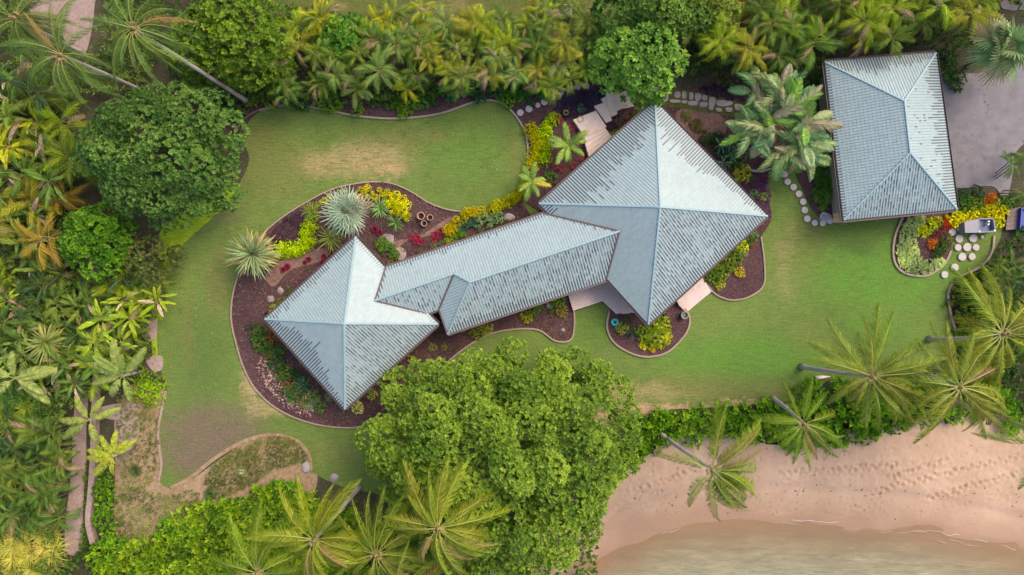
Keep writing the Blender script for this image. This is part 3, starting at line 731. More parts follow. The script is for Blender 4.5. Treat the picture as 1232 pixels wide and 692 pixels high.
garage = thing('garage', 'detached garage with a pale hipped tile roof beside the driveway', 'garage', at(1075, 165))
gN, gE, gS, gW = V3(992.5, 75, EAVE), V3(1125.5, 64, EAVE), V3(1151, 251.5, EAVE), V3(1015, 264.5, EAVE)
gr = garage
gz = EAVE + ((gE - gN).length / 2) * PITCH * .98
r1, r2 = V3(1088, 121.5, gz), V3(1095, 184, gz)
slope([gN, gE, r1], gN, gE, gr, eave_stain(1.3, .85, .0, lambda u: .6 + .6 * math.exp(-((u - 3) / 2.5) ** 2), 13), 4)
slope([gE, gS, r2, r1], gE, gS, gr, eave_stain(1.5, .8, .08, None, 14), 4)
slope([gS, gW, r2], gS, gW, gr, eave_stain(.3, .6, .75, None, 15), 4)
slope([gW, gN, r1, r2], gW, gN, gr, eave_stain(.3, .8, .0, None, 16), 4)
caps([(gN, r1), (gE, r1), (gS, r2), (gW, r2), (r1, r2)], gr)
fascia([gN, gE, gS, gW], gr, .3, .16, closed=True)
walls(garage, [gN, gE, gS, gW], .6, EAVE - .15, 1)
under(garage)

# ------------------------------------------------------------------ decks, steps
def boards(root, quad, n, z, mats, name='deck_board', stag=0.0, th=.05, gap=.022):
    """Boards laid side by side between edge quad[0]-quad[1] and edge quad[3]-quad[2]."""
    a, b_, c, d = (at(*p, z) for p in quad)
    for i in range(n):
        t0, t1 = i / n, (i + 1) / n
        p0, p1 = a.lerp(d, t0), b_.lerp(c, t0); q0, q1 = a.lerp(d, t1), b_.lerp(c, t1)
        dr = (p1 - p0).normalized(); w_ = (q0 - p0); w_.z = 0; g_ = w_.normalized() * gap / 2
        e = dr * rnd.uniform(0, stag)
        mb = MB(); mb.prism([tuple(p)[:2] for p in (p0 + g_, p1 + g_ + e, q1 - g_ + e, q0 - g_)], z - th, z + rnd.uniform(0, .004))
        mb.build(name, mats, root)
deck = thing('timber_deck', 'grey weathered timber deck in the angle between link wing and large pavilion', 'deck', (0, 0, 0))
boards(deck, [(681, 346), (727, 331), (725, 362.5), (689.5, 374)], 11, .45, [DECKWOOD])
boards(deck, [(726, 362.5), (726.5, 331), (764, 371), (739, 377)][:0] or [(725, 362.5), (741, 377.5), (767, 375), (727.5, 331)], 11, .452, [DECKWOOD], stag=.12)
mb = MB(); mb.prism([tuple(at(x, y, .4))[:2] for x, y in ((684, 350), (727, 338), (724, 360), (691, 371))], 0, .38); mb.prism([tuple(at(x, y, .4))[:2] for x, y in ((727, 359), (739, 374), (756, 374), (729, 340))], 0, .385); mb.build('deck_frame', [FASCIA], deck)
st = thing('timber_steps', 'pale timber steps on the sunny side of the large pavilion', 'steps', (0, 0, 0))
for k, (z, q) in enumerate(((.48, [(814, 361), (845, 333), (848, 342), (818, 369)]), (.32, [(817.5, 367.5), (849, 339.5), (852.5, 345.5), (821.5, 372)]), (.16, [(821, 371.5), (852, 345), (856, 351), (826, 376)]))):
    P = [tuple(at(x, y, z))[:2] for x, y in q]; mb = MB(); mb.prism(P, 0, z); mb.build('step', [DECKWOOD], st)
ss = thing('stone_steps', 'pale stone steps and landings climbing to the house corner', 'steps', (0, 0, 0))
slabs = [(.10, [(743, 112.5), (755.5, 108), (763, 128), (750, 131)]), (.24, [(735.5, 113), (743.5, 110), (750, 130), (742, 134)]), (.38, [(728.5, 110), (736.5, 108), (743, 137), (736, 141), (731, 128)]), (.31, [(723, 119), (732, 114), (740, 138), (735, 141)]),
         (.48, [(714.8, 127.5), (729, 122.5), (736.5, 145), (729.5, 148)]), (.58, [(689.4, 144), (717, 133), (730, 152.5), (701, 161)])]
for k, (z, q) in enumerate(slabs):
    P = [tuple(at(x, y, z))[:2] for x, y in q]; mb = MB(); mb.prism(P, 0, z, 0, .01); mb.build('step_slab', [STEPSTONE], ss)
for k in range(5):
    t0, t1 = k / 5, (k + 1) / 5 - .012
    def lp(t): return [(700.5 + 8.5 * t, 159.5 + 31 * t), (727 + 9 * t, 152.5 + 12 * t)]
    (a0, a1), (b0, b1) = lp(t0), lp(t1); z = .62 + .012 * (k % 2)
    mb = MB(); mb.prism([tuple(at(x, y, z))[:2] for x, y in (a0, a1, b1, b0)], 0, z); mb.build('step_slab', [STEPSTONE], ss)
gd = thing('garage_doorstep', 'small yellow timber doorstep at the garage corner', 'doorstep', (0, 0, 0))
boards(gd, [(1002, 246), (1013, 246), (1014, 268), (1002.5, 268)], 3, .22, [YWOOD], 'plank'); mb = MB(); mb.prism([tuple(at(x, y, .1))[:2] for x, y in ((1003, 247), (1013, 247), (1013, 267), (1003.5, 267))], 0, .165); mb.build('step_base', [PLANK], gd)

# ------------------------------------------------------------------ pots, rocks, boxes, furniture
def pot(px, py, r, h, mat, label, shade=None, group=None, cat='pot', fill=None):
    t = thing('plant_pot' if cat == 'pot' else cat, label, cat, at(px, py, h) * 1.0, group=group); t.location.z = .03
    mb = MB(); k = r / PPM
    mb.lathe([(k * .62, 0), (k * .9, h * .5), (k * .98, h * .88), (k * 1.05, h * .92), (k * 1.05, h), (k * .84, h), (k * .80, h * .8), (k * .6, h * .3), (.001, h * .28)], 20)
    mb.build('pot_body', [mat], t, smooth=True)
    mb = MB(); mb.lathe([(k * .74, h * .60), (.001, h * (.66 if fill else .61))], 14); mb.build('pot_soil', [fill or DARK], t)
    return t
pot(506.3, 259.8, 4.6, .7, TERRA, 'largest of three empty terracotta pots in the mulch', group='terracotta pots')
pot(517.2, 261.8, 3.7, .55, TERRA, 'terracotta pot on the side of the trio nearest the yellow hedge', group='terracotta pots')
pot(510.2, 268.8, 3.6, .55, TERRA, 'terracotta pot of the trio nearest the roof', group='terracotta pots')
pot(824, 379.5, 4.4, .6, TERRA, 'tan pot with teal inside at the foot of the timber steps', fill=TEAL)
pot(698.3, 143.5, 3.6, .6, POTTAN, 'tan pot standing on the stone landing')
pot(681, 135.5, 3.0, .5, POTTAN, 'tan pot beside the purple ground cover')
pot(801, 378, 2.0, .3, GREYPL, 'small grey pot near the timber steps')
pot(320.5, 378.5, 2.6, .5, DARK, 'dark pot under the outer corner of the small pavilion')
um = thing('water_bowl', 'flat teal bowl with a dark hole in the half-round bed', 'bowl', at(739.8, 387.8, .3)); um.location.z = .02
mb = MB(); mb.lathe([(.22, 0), (.29, .2), (.31, .26), (.29, .28), (.12, .25), (.10, .18), (.001, .17)], 22); mb.build('bowl', [plain('teal_bowl', (.015, .30, .27), .4, .15, 4, .05)], um, smooth=True)
mb = MB(); mb.lathe([(.105, .185), (.001, .186)], 12, (0.03, .02, 0)); mb.build('hole', [DARK], um)

def rock(px, py, r, label, sq=.6, ang=0, el=1.0, group=None, mat=None):
    bm = bmesh.new(); bmesh.ops.create_icosphere(bm, subdivisions=2, radius=1)
    s = rnd.random() * 50
    for v in bm.verts:
        k = 1 + .35 * (vnoise(np.array([v.co.x * 1.4 + s]), np.array([v.co.y * 1.4 + v.co.z * 1.9]), 5)[0] - .5) * 2
        v.co *= k; v.co.x *= el; v.co.z *= sq
    me = bpy.data.meshes.new('rock'); bm.to_mesh(me); bm.free(); me.materials.append(mat or ROCK)
    q = at(px, py); o = link('rock', me, None, (q.x, q.y, r / PPM * sq * .35), (rnd.uniform(-.2, .2), rnd.uniform(-.2, .2), R(ang)), r / PPM)
    return tag(o, label, 'rock', group)
rock(466.5, 288, 8, 'large pinkish rock behind the small pavilion tip', .5, -40, 1.2)
rock(481, 302, 7, 'long flat pinkish rock pointing along the link roof', .25, -55, 1.6)
rock(338, 350, 4.5, 'pinkish rock near the small pavilion, higher of two', .6, 20)
rock(326, 360, 4.5, 'pinkish rock near the dark pot, lower of two', .6, 60)
rock(376, 483, 7, 'grey rock at the lower end of the main bed', .5, 50, 1.5, mat=plain('grey_rock', (.20, .18, .19), .9, .3, 4, .6))
rock(612, 262, 5, 'grey rock beside the link wing eave', .4, 10, 1.5, mat=FLAG)
rock(992, 262, 6, 'pale rock at the end of the garage paver row', .4, 5, 1.3, mat=FLAG)
rock(990, 116, 5, 'pale boulder against the garage wall', .6, 35, 1.6, mat=FLAG)
rock(162, 443, 4, 'brown round stone by the coconut sapling', .8, 0)
rock(368, 562, 5, 'grey rock on the tan rim of the weedy mound', .5, 80, 1.4, mat=FLAG)
rock(402, 574, 5, 'pale rock at the edge of the lawn under the palms', .5, 0, mat=FLAG)
rock(677, 397, 2.5, 'small pale stone in the bed by the deck', .6, 0, mat=FLAG)
rock(661, 368, 4, 'pale round stone under the link wing eave', .5, 0, mat=FLAG)
rock(848, 342, 1.8, 'tiny white stone in the narrow east bed', .6, 0, mat=WHITE)

bx = thing('utility_bin', 'grey two-compartment bin with a closed grey lid and an open navy side', 'bin', (0, 0, 0))
H_ = .95
def Q(*pts, z=H_): return [tuple(at(x, y, z))[:2] for x, y in pts]
mb = MB(); mb.prism(Q((1161, 267.5), (1177, 264), (1176.5, 279.5), (1161.5, 279.5)), 0, H_ - .04); mb.build('bin_body', [GREYPL], bx)
mb = MB(); mb.prism(Q((1160.3, 267), (1177, 263.3), (1176.7, 280), (1161, 280.2)), H_ - .035, H_ + .02); mb.build('bin_lid', [plain('grey_lid', (.21, .195, .22), .45, .1, 5, .1)], bx)
mb = MB(); mb.prism(Q((1178.5, 264.5), (1195, 264.5), (1197, 278.5), (1178, 279)), 0, H_ - .35); mb.build('bin_lining', [NAVY], bx)
for (p, q) in (((1177.5, 263.2), (1195.2, 263.2)), ((1195.2, 263.2), (1197.6, 278)), ((1197.6, 278.2), (1177.5, 279.6)), ((1177.5, 279.6), (1177.5, 263.2))):
    a, b_ = at(*p, H_), at(*q, H_); d = (b_ - a).normalized(); s = Vector((-d.y, d.x, 0)) * .05; mb = MB()
    mb.prism([tuple(v)[:2] for v in (a - s, b_ - s, b_ + s, a + s)], 0, H_ + .03); mb.build('frame_rail', [GREYPL], bx)
mb = MB()
for x, y in ((1189.5, 266.5), (1189, 270), (1196.5, 277.5), (1178, 278.6)): mb.prism(Q((x - 1, y - 1), (x + 1, y - 1), (x + 1, y + 1), (x - 1, y + 1)), H_ - .36, H_ + .05)
mb.build('corner_post', [WHITE], bx)
bw = thing('boardwalk', 'brown plank boardwalk at the edge of the drive', 'boardwalk', (0, 0, 0))
boards(bw, [(1213, 252), (1228, 249), (1225, 276), (1210, 277)][0:4], 5, .35, [PLANK], 'plank')
mb = MB(); mb.prism(Q((1214, 253), (1227, 250), (1224, 275), (1211, 276), z=.2), 0, .29); mb.build('frame', [FASCIA], bw)
bb = thing('storage_crate', 'deep blue plastic crate cut off by the frame beside the boardwalk', 'crate', (0, 0, 0))
for nm, q, z0, z1 in (('crate_side', ((1229, 250), (1260, 250), (1260, 251.5), (1229, 251.5)), 0, .7), ('crate_side', ((1227, 275.5), (1260, 275.5), (1260, 277), (1227, 277)), 0, .7), ('crate_side', ((1229, 251.6), (1230.2, 251.6), (1228.4, 275.4), (1227, 275.4)), 0, .7), ('crate_floor', ((1230.3, 251.7), (1260, 251.7), (1260, 275.3), (1228.6, 275.3)), .3, .34)):
    mb = MB(); mb.prism(Q(*q, z=.7), z0, z1); mb.build(nm, [BLUE], bb)
for k, (px, lab) in enumerate(((652, 'grey garden lounger half hidden by the hedge palms, nearer the curved lawn'), (677, 'grey garden lounger with a white rail, nearer the dark tree'))):
    t = thing('garden_lounger', lab, 'lounger', at(px, 13, .5), group='garden loungers beyond the hedge'); t.location.z = 0
    mb = MB()
    for x in (-.65, .65):
        for y in (-.35, .35): mb.box((x, y, .15), (.07, .07, .3))
    mb.box((0, 0, .32), (1.5, .85, .06)); mb.build('frame', [GREYPL], t)
    mb = MB(); mb.box((0, 0, .41), (1.38, .74, .12)); mb.build('cushion', [plain('grey_cushion', (.22, .21, .25), .8, .15, 6, .1)], t)
    mb = MB(); mb.box((0, .40, .55), (1.5, .05, .4)); mb.build('backrest', [GREYPL if k == 0 else WHITE], t)

# ------------------------------------------------------------------ leaf geometry
def unit(a): return a / np.maximum(np.linalg.norm(a, axis=-1, keepdims=True), 1e-9)

def leaf_quads(base, dirv, nrm, L, W, fold=.25, droop=.0):
    """One folded four-point leaf each: two triangles that share the midrib."""
    side = unit(np.cross(dirv, nrm)); up = unit(np.cross(side, dirv))
    L = np.broadcast_to(np.asarray(L, float).reshape(-1, 1), (len(base), 1)); W = np.broadcast_to(np.asarray(W, float).reshape(-1, 1), (len(base), 1))
    tip = base + dirv * L - np.array([0, 0, 1.]) * L * droop
    mid = base + dirv * L * .5
    l = mid + side * W * .5 + up * W * fold; r = mid - side * W * .5 + up * W * fold
    V = np.stack([base, r, tip, l], 1).reshape(-1, 3); n = len(base); i = np.arange(n)[:, None] * 4
    F = np.concatenate([i + np.array([[0, 1, 2]]), i + np.array([[0, 2, 3]])], 0)
    return V, F

def tufts(pts, nrm, k, L, W, lo=38, hi=92, jit=.25, tone=None):
    """k leaves whorled at every point, opening round its normal."""
    n = len(pts); P = np.repeat(pts, k, 0); Nn = np.repeat(nrm, k, 0)
    t1 = unit(np.cross(Nn, np.array([.31, .53, .79]))); t2 = np.cross(Nn, t1)
    ph = (np.tile(np.arange(k) * 2 * math.pi / k, n) + np.repeat(rng.uniform(0, 6.3, n), k) + rng.normal(0, .25, n * k))[:, None]
    th = np.radians(rng.uniform(lo, hi, n * k))[:, None]
    d = unit(Nn * np.cos(th) + (t1 * np.cos(ph) + t2 * np.sin(ph)) * np.sin(th) + rng.normal(0, jit * .3, (n * k, 3)))
    Ls = L * rng.uniform(.7, 1.2, n * k); V, F = leaf_quads(P, d, Nn + rng.normal(0, .15, Nn.shape), Ls, Ls * (W / L))
    tone = rng.uniform(.2, .8, n) if tone is None else tone
    tint = np.clip(np.repeat(tone, k) + rng.normal(0, .14, n * k), 0, 1)
    return V, F, np.repeat(tint, 4)

def crown_mesh(name, rx, ry, h, nclump, cr, dens, L, W, k=8, wob=.1, under_=.25, dome=.92, outline=None):
    """Crown of many leafy clumps over an uneven dome; base at z=0."""
    C = []; ph = rng.uniform(0, 6.3, 3); tries = 0
    while len(C) < nclump and tries < 6000:
        tries += 1
        a, q = rng.uniform(0, 6.283), math.sqrt(rng.uniform(0, 1))
        edge = 1 + wob * math.sin(3 * a + ph[0]) + wob * .7 * math.sin(5 * a + ph[1]) + wob * .5 * math.sin(8 * a + ph[2])
        if outline is not None: edge *= float(np.interp(math.degrees(a) % 360, *outline))
        x, y = math.cos(a) * q * edge * (rx - cr * .7), math.sin(a) * q * edge * (ry - cr * .7)
        z = (h - cr) * (math.sqrt(max(0, 1 - (q * dome) ** 2)) * rng.uniform(.72, 1.08) if rng.random() > under_ else rng.uniform(.15, .6))
        if all((x - c[0]) ** 2 + (y - c[1]) ** 2 + (z - c[2]) ** 2 > (cr * .62) ** 2 for c in C): C.append((x, y, z))
    C = np.array(C); n = len(C); Rr = cr * rng.uniform(.7, 1.15, n)
    m = int(dens * 4 * cr * cr)
    d = unit(rng.normal(0, 1, (n, m, 3))); d[..., 2] = np.where(d[..., 2] < -.35, -d[..., 2], d[..., 2])
    P = C[:, None] + d * (Rr[:, None, None] * rng.uniform(.78, 1.06, (n, m, 1)) * np.array([1, 1, .85]))
    tone = np.clip(rng.uniform(.22, .72, n)[:, None] + rng.normal(0, .19, (n, m)), 0, 1)
    P = P.reshape(-1, 3); D = d.reshape(-1, 3); tone = tone.ravel(); own = np.repeat(np.arange(n), m)
    keep = np.ones(len(P), bool)
    for c in range(n):
        keep &= ~((np.linalg.norm(P - C[c], axis=1) < Rr[c] * .72) & (own != c))
    keep &= P[:, 2] > -.3
    V, F, T = tufts(P[keep], unit(D[keep] + np.array([0, 0, .8])), k, L, W, tone=tone[keep])
    return mesh(name, V, F, LEAF, tint=T), C

CROWNS = {}
def tree(name, label, px, py, rpx, ztop, zbase, col, trunk_px=None, ncl=60, cr=1.2, dens=9, L=.26, W=.14, k=8, rpy=None, group=None, outline=None, wob=.1, bark=None, cat='tree'):
    zc = zbase + (ztop - zbase) * .7
    c = at(px, py, zc); sc = (CAM_H - zc) / CAM_H / PPM
    rx, ry = rpx * sc, (rpy or rpx) * sc
    base = at(*trunk_px) if trunk_px else Vector((c.x, c.y, 0))
    t = thing(name, label, cat, base, group=group)
    me, C = crown_mesh('crown', rx, ry, ztop - zbase, ncl, cr, dens, L, W, k, outline=outline, wob=wob)
    off = Vector((c.x - base.x, c.y - base.y, zbase))
    link('crown', me, t, off, color=col)
    mb = MB(); top = off + Vector((0, 0, (ztop - zbase) * .35)); tr = max(.06, rx * .05)
    mid = top * .5 + Vector((rnd.uniform(-.2, .2), rnd.uniform(-.2, .2), 0))
    mb.tube([(0, 0, -.1), mid * .5, mid, top], [tr * 1.4, tr * 1.05, tr * .9, tr * .55], 8); mb.build('trunk', [bark or BARKD], t, smooth=True)
    for q in C[rng.permutation(len(C))[:min(9, max(3, len(C) // 6))]]:
        mb = MB(); e = off + Vector(q.tolist()); s0 = mid.lerp(top, rnd.uniform(.1, .9)); m_ = s0.lerp(e, .5) + Vector((0, 0, .1 * rx))
        mb.tube([s0, m_, e], [tr * .5, tr * .32, tr * .12], 5); mb.build('branch', [bark or BARKD], t, smooth=True)
    return t

# ---- fronds -------------------------------------------------------
def frond_mesh(name, L, nl, ll, lw, droop, hang, stem=.12, wind=0.0, side_bias=0.0, curl=0.0, r0=.035, aa=(68, 22), seg=14):
    """Feather leaf along +X: arching rib with separate leaflets either side."""
    s = np.linspace(0, 1, seg + 1); th = -droop * s ** 1.4; ds = L / seg
    X = np.concatenate([[0], np.cumsum(np.cos((th[1:] + th[:-1]) / 2) * ds)]); Z = np.concatenate([[0], np.cumsum(np.sin((th[1:] + th[:-1]) / 2) * ds)]); Y = curl * L * s ** 2
    mb = MB(); mb.tube(list(zip(X, Y, Z)), [r0 * (1 - .8 * q) for q in s], 4)
    V, F, M = [np.array(mb.v)], [list(f) for f in mb.f], [1] * len(mb.f); nb = len(mb.v)
    T = [np.full(nb, .5)]
    for sd in (1, -1):
        for q in np.linspace(stem, .995, nl):
            q = min(1, q + rng.normal(0, .004)); x, y, z = np.interp(q, s, X), np.interp(q, s, Y), np.interp(q, s, Z); a = float(np.interp(q, s, th))
            f = np.array([math.cos(a), 2 * curl * q, math.sin(a)]); f /= np.linalg.norm(f); up = np.array([-math.sin(a), 0, math.cos(a)]); lat = np.cross(up, f) * sd
            qq = (q - stem) / (1 - stem); al = math.radians(aa[0] + (aa[1] - aa[0]) * qq + rng.normal(0, 4))
            ln = ll * (math.sin(math.pi * (.18 + .74 * qq)) ** .8) * rng.uniform(.85, 1.1) * (1 + side_bias * sd)
            dv = f * math.cos(al) + lat * math.sin(al) + np.array([wind * .25, wind, 0]) * (.5 + .5 * qq); dv = dv / np.linalg.norm(dv)
            h = hang * rng.uniform(.7, 1.3) * (1 - .35 * qq)
            p0 = np.array([x, y, z]); p1 = p0 + dv * ln * .5 + up * ln * .10 - np.array([0, 0, 1]) * ln * h * .22
            p2 = p0 + dv * ln * (1 - .2 * h) - np.array([0, 0, 1]) * ln * h * .85
            wv = f * lw * .5 + up * lw * .12
            b = sum(len(v) for v in V)
            V.append(np.array([p0 - wv * .6, p0 + wv * .6, p1 + wv, p1 - wv, p2])); F += [[b, b + 1, b + 2, b + 3], [b + 3, b + 2, b + 4]]; M += [0, 0]
            T.append(np.full(5, np.clip(rng.normal(.5, .17), 0, 1)))
    return mesh(name, np.concatenate(V), F, [LEAF, RACHIS], M, tint=np.concatenate(T))

def blade_mesh(name, L, W, droop, fold, torn=0, seg=12, curl=0.0, stalk=.18, tipw=.0, r0=.025):
    """Broad paddle leaf along +X: midrib, two half blades that may be torn into strips."""
    s = np.linspace(0, 1, seg + 1); th = -droop * s ** 1.3; ds = L / seg
    X = np.concatenate([[0], np.cumsum(np.cos((th[1:] + th[:-1]) / 2) * ds)]); Z = np.concatenate([[0], np.cumsum(np.sin((th[1:] + th[:-1]) / 2) * ds)]); Y = curl * L * s ** 2
    mb = MB(); mb.tube(list(zip(X, Y, Z + .004)), [r0 * (1 - .75 * q) for q in s], 4)
    V, F, M, T = [np.array(mb.v)], [list(f) for f in mb.f], [1] * len(mb.f), [np.full(len(mb.v), .5)]
    def st(q, sd, k):
        a = float(np.interp(q, s, th)); p = np.array([np.interp(q, s, X), np.interp(q, s, Y), np.interp(q, s, Z)])
        qq = max(0, (q - stalk) / (1 - stalk)); wd = W * .5 * max(.02, math.sin(math.pi * min(1, .06 + .94 * qq)) ** .55)
        lat = np.array([0, sd, 0]); up = np.array([-math.sin(a), 0, math.cos(a)])
        return p + (lat * math.cos(fold) + up * math.sin(fold)) * wd * k * .6 if k < 1.5 else p + (lat * math.cos(fold) + up * math.sin(fold)) * wd * .6 + (lat * math.cos(fold - .9) + up * math.sin(fold - .9)) * wd * .42
    for sd in (1, -1):
        i = 0
        while i < seg:
            q0, q1 = s[i], s[i + 1]
            if q1 <= stalk: i += 1; continue
            q0 = max(q0, stalk); gap = .25 * (q1 - q0) if torn and rng.random() < torn else 0
            b = sum(len(v) for v in V); sh = .06 * (1 if torn else 0)
            dz = np.array([0, 0, -1]) * rng.uniform(0, .12) * W * (1 if torn else 0)
            V.append(np.array([st(q0, sd, 0), st(q1, sd, 0), st(q1 - gap + sh, sd, 1), st(q0 + sh, sd, 1), st(min(1, q1 - gap * 1.6 + sh * 2), sd, 2) + dz, st(min(1, q0 + gap + sh * 2), sd, 2) + dz]))
            F += [[b, b + 1, b + 2, b + 3][::sd], [b + 3, b + 2, b + 4, b + 5][::sd]]; M += [0, 0]; T.append(np.full(6, np.clip(rng.normal(.5, .1 if not torn else .16), 0, 1))); i += 1
    return mesh(name, np.concatenate(V), F, [LEAF, RACHIS], M, tint=np.concatenate(T))

COCO = [frond_mesh('palm_frond', 4.5, 58, 1.12, .058, d, h, .13, wind=wn, curl=c, r0=.045, aa=(70, 20)) for d, h, wn, c in
        ((.5, .8, .6, .26), (.95, .9, .9, .40), (1.35, 1.05, 1.1, .5), (1.9, 1.2, 1.2, .6), (1.1, 1.1, 1.4, .75), (1.65, 1.2, 1.3, .66))]
WIND = -35.0                       # trade wind: leaflets stream towards the lower right
ARECA = [frond_mesh('palm_frond', 2.0, 18, .66, .075, d, h, .2, wind=.25, curl=c, r0=.03, aa=(56, 14), seg=9) for d, h, c in
         ((.9, .5, .08), (1.4, .7, -.1), (1.9, .9, .1), (2.3, 1.0, -.08), (1.6, 1.1, .2))]
STOUT = [frond_mesh('palm_frond', 1.9, 24, .50, .11, d, h, .12, curl=c, r0=.045, aa=(66, 30), seg=10) for d, h, c in ((.9, .25, .05), (1.3, .35, -.06), (1.7, .5, .08))]
BANANA = [blade_mesh('banana_leaf', 2.2, .40, d, f, tn, curl=c) for d, f, tn, c in ((.8, .35, 0, .05), (1.3, .5, .4, -.08), (1.8, .3, .6, .1), (1.1, .2, .2, -.04))]
TIBLADE = [blade_mesh('strap_leaf', 1.15, .20, d, .35, 0, 8, c, .12, r0=.012) for d, c in ((.9, .05), (1.5, -.1), (2.1, .1))]
PADDLE = [blade_mesh('paddle_leaf', 3.0, 1.15, d, f, tn, 24, c, .24, r0=.04) for d, f, tn, c in ((.5, .35, .85, .06), (.9, .3, .95, -.1), (1.3, .2, .9, .12), (.7, .45, .3, .05))]
FEATHER = [frond_mesh('paddle_leaf', 3.0, 17, .85, .22, d, h, .2, wind=.15, curl=c, r0=.045, aa=(62, 24), seg=10) for d, h, c in ((.6, .35, .1), (1.0, .5, -.14), (1.4, .7, .18))]
SPIKE = [blade_mesh('sword_leaf', 1.55, .085, d, .3, 0, 7, c, .02, r0=.010) for d, c in ((.3, .05), (.9, -.12), (1.7, .15))]
SAPL = [blade_mesh('sapling_leaf', 2.9, .85, d, .15, .7, 16, c, .12, r0=.035) for d, c in ((.55, .1), (.9, -.12), (1.3, .08))]

def jit(col, a=.12):
    k = 1 + rnd.uniform(-a, a); return tuple(min(1, max(0, c * k * (1 + rnd.uniform(-a * .5, a * .5)))) for c in col)

def put_leaves(root, lib, name, spec, top, color, dead=None, pdead=0.0):
    """spec: (azimuth deg, elevation deg, scale, droop index or None)."""
    for az, el, sc, vi in spec:
        me = lib[vi % len(lib)] if vi is not None else lib[rnd.randrange(len(lib))]
        cc = dead if dead is not None and rnd.random() < pdead else color
        if lib is COCO:                # the side the wind blows to
            fl = 1 if math.sin(R(WIND - az)) > 0 else -1
            link(name, me, root, top + Vector((math.cos(R(az)), math.sin(R(az)), 0)) * rnd.uniform(.08, .26), (R(fl * -26 + rnd.uniform(-26, 26)), R(-el + rnd.uniform(-8, 8)), R(az + rnd.uniform(-7, 7))), (sc, sc * fl, sc), jit(cc, .16)); continue
        link(name, me, root, top, (R(rnd.uniform(-22, 22)), R(-el), R(az)), sc, jit(cc))

GA = 137.508
def auto_spec(n, e0, e1, s0=.85, s1=1.1, bias=None):
    out = []; a = rnd.uniform(0, 360)
    for i in range(n):
        t = i / max(1, n - 1); az = a + i * GA + rnd.uniform(-12, 12)
        if bias is not None:
            dd = ((az - bias[0] + 180) % 360) - 180; az = bias[0] + dd * (1 - bias[1] * (1 - abs(dd) / 180))
        out.append((az, e0 + (e1 - e0) * t + rnd.uniform(-6, 6), rnd.uniform(s0, s1), None))
    return out

CG, CGY, CGD = (.13, .19, .02), (.19, .22, .02), (.085, .14, .03)
def coconut_palm(label, crown, z, base, spec=None, n=17, color=CG, sc=1.0, bias=None, group='coconut palms', nuts=4, full=True):
    color = (color[0] * 1.08, color[1] * 1.05, color[2]); sc *= .9
    b = at(*base); t = thing('coconut_palm', label, 'palm tree', b, group=group)
    top = at(*crown, z) - b
    mb = MB(); pts, rad = [], []
    for i in range(13):
        s = i / 12; lean = s ** 1.35
        pts.append((top.x * lean, top.y * lean, top.z * s)); rad.append((.19 - .09 * s) * (1 + .07 * (i % 2)) + (.14 if i == 0 else 0))
    mb.tube(pts, rad, 8); mb.build('trunk', [BARK], t, smooth=True)
    if spec and full:              # a second, younger and lower set between the long fronds
        spec = list(spec) + [(a + rnd.uniform(9, 26), e + rnd.uniform(-30, 22), s * rnd.uniform(.65, .95), rnd.randrange(6)) for a, e, s, v in spec if rnd.random() < .5]
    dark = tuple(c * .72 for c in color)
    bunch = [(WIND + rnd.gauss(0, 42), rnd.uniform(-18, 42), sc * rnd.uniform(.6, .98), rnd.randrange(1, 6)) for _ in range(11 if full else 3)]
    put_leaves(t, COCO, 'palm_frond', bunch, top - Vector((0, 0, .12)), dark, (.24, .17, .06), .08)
    put_leaves(t, COCO, 'palm_frond', [(a, e, s * sc, v) for a, e, s, v in (spec or auto_spec(n, 72, -25, .8, 1.05, bias))], top, color, (.24, .17, .06), .07)
    mb = MB(); mb.lathe([(.001, -.5), (.12, -.35), (.16, -.05), (.12, .15), (.05, .3), (.001, .36)], 8); mb.build('crown_fibre', [NUT], t, smooth=True, loc=top)
    for k in range(nuts):
        a = rnd.uniform(0, 6.28); mb = MB(); mb.lathe([(.001, -.13), (.08, -.09), (.11, 0), (.08, .09), (.001, .13)], 7)
        mb.build('coconut', [NUT], t, smooth=True, loc=top + Vector((math.cos(a) * .34, math.sin(a) * .34, .02 + rnd.uniform(-.1, .1))))
    return t

def cane_palm(label, px, py, rpx, z, color, lib=None, n=13, group=None, name='areca_palm', cat='palm', e=(72, -8), dead=(.30, .21, .12), pdead=.07, lname='palm_frond', L0=1.75, canes=3):
    c = at(px, py, z); t = thing(name, label, cat, (c.x, c.y, 0), group=group); s = rpx / 16.2 / L0
    lib = lib or ARECA
    t.rotation_euler = (R(rnd.uniform(-14, 14)), R(rnd.uniform(-14, 14)), 0) if group and 'feather' not in group else (0, 0, 0)
    for k in range(canes):
        a = rnd.uniform(0, 6.28); q = Vector((math.cos(a), math.sin(a), 0)) * (.3 if canes > 1 else 0)
        mb = MB(); mb.tube([q * .8 + Vector((0, 0, -.05)), q * .9 + Vector((0, 0, z * .5)), q + Vector((0, 0, z))], [.05, .04, .03], 6); mb.build('stem', [BARKD], t, smooth=True)
        m = n // canes
        put_leaves(t, lib, lname, [(az, el, sc * s, v) for az, el, sc, v in auto_spec(m, *e, .8, 1.15)], q + Vector((0, 0, z)), color, dead, pdead)
    return t

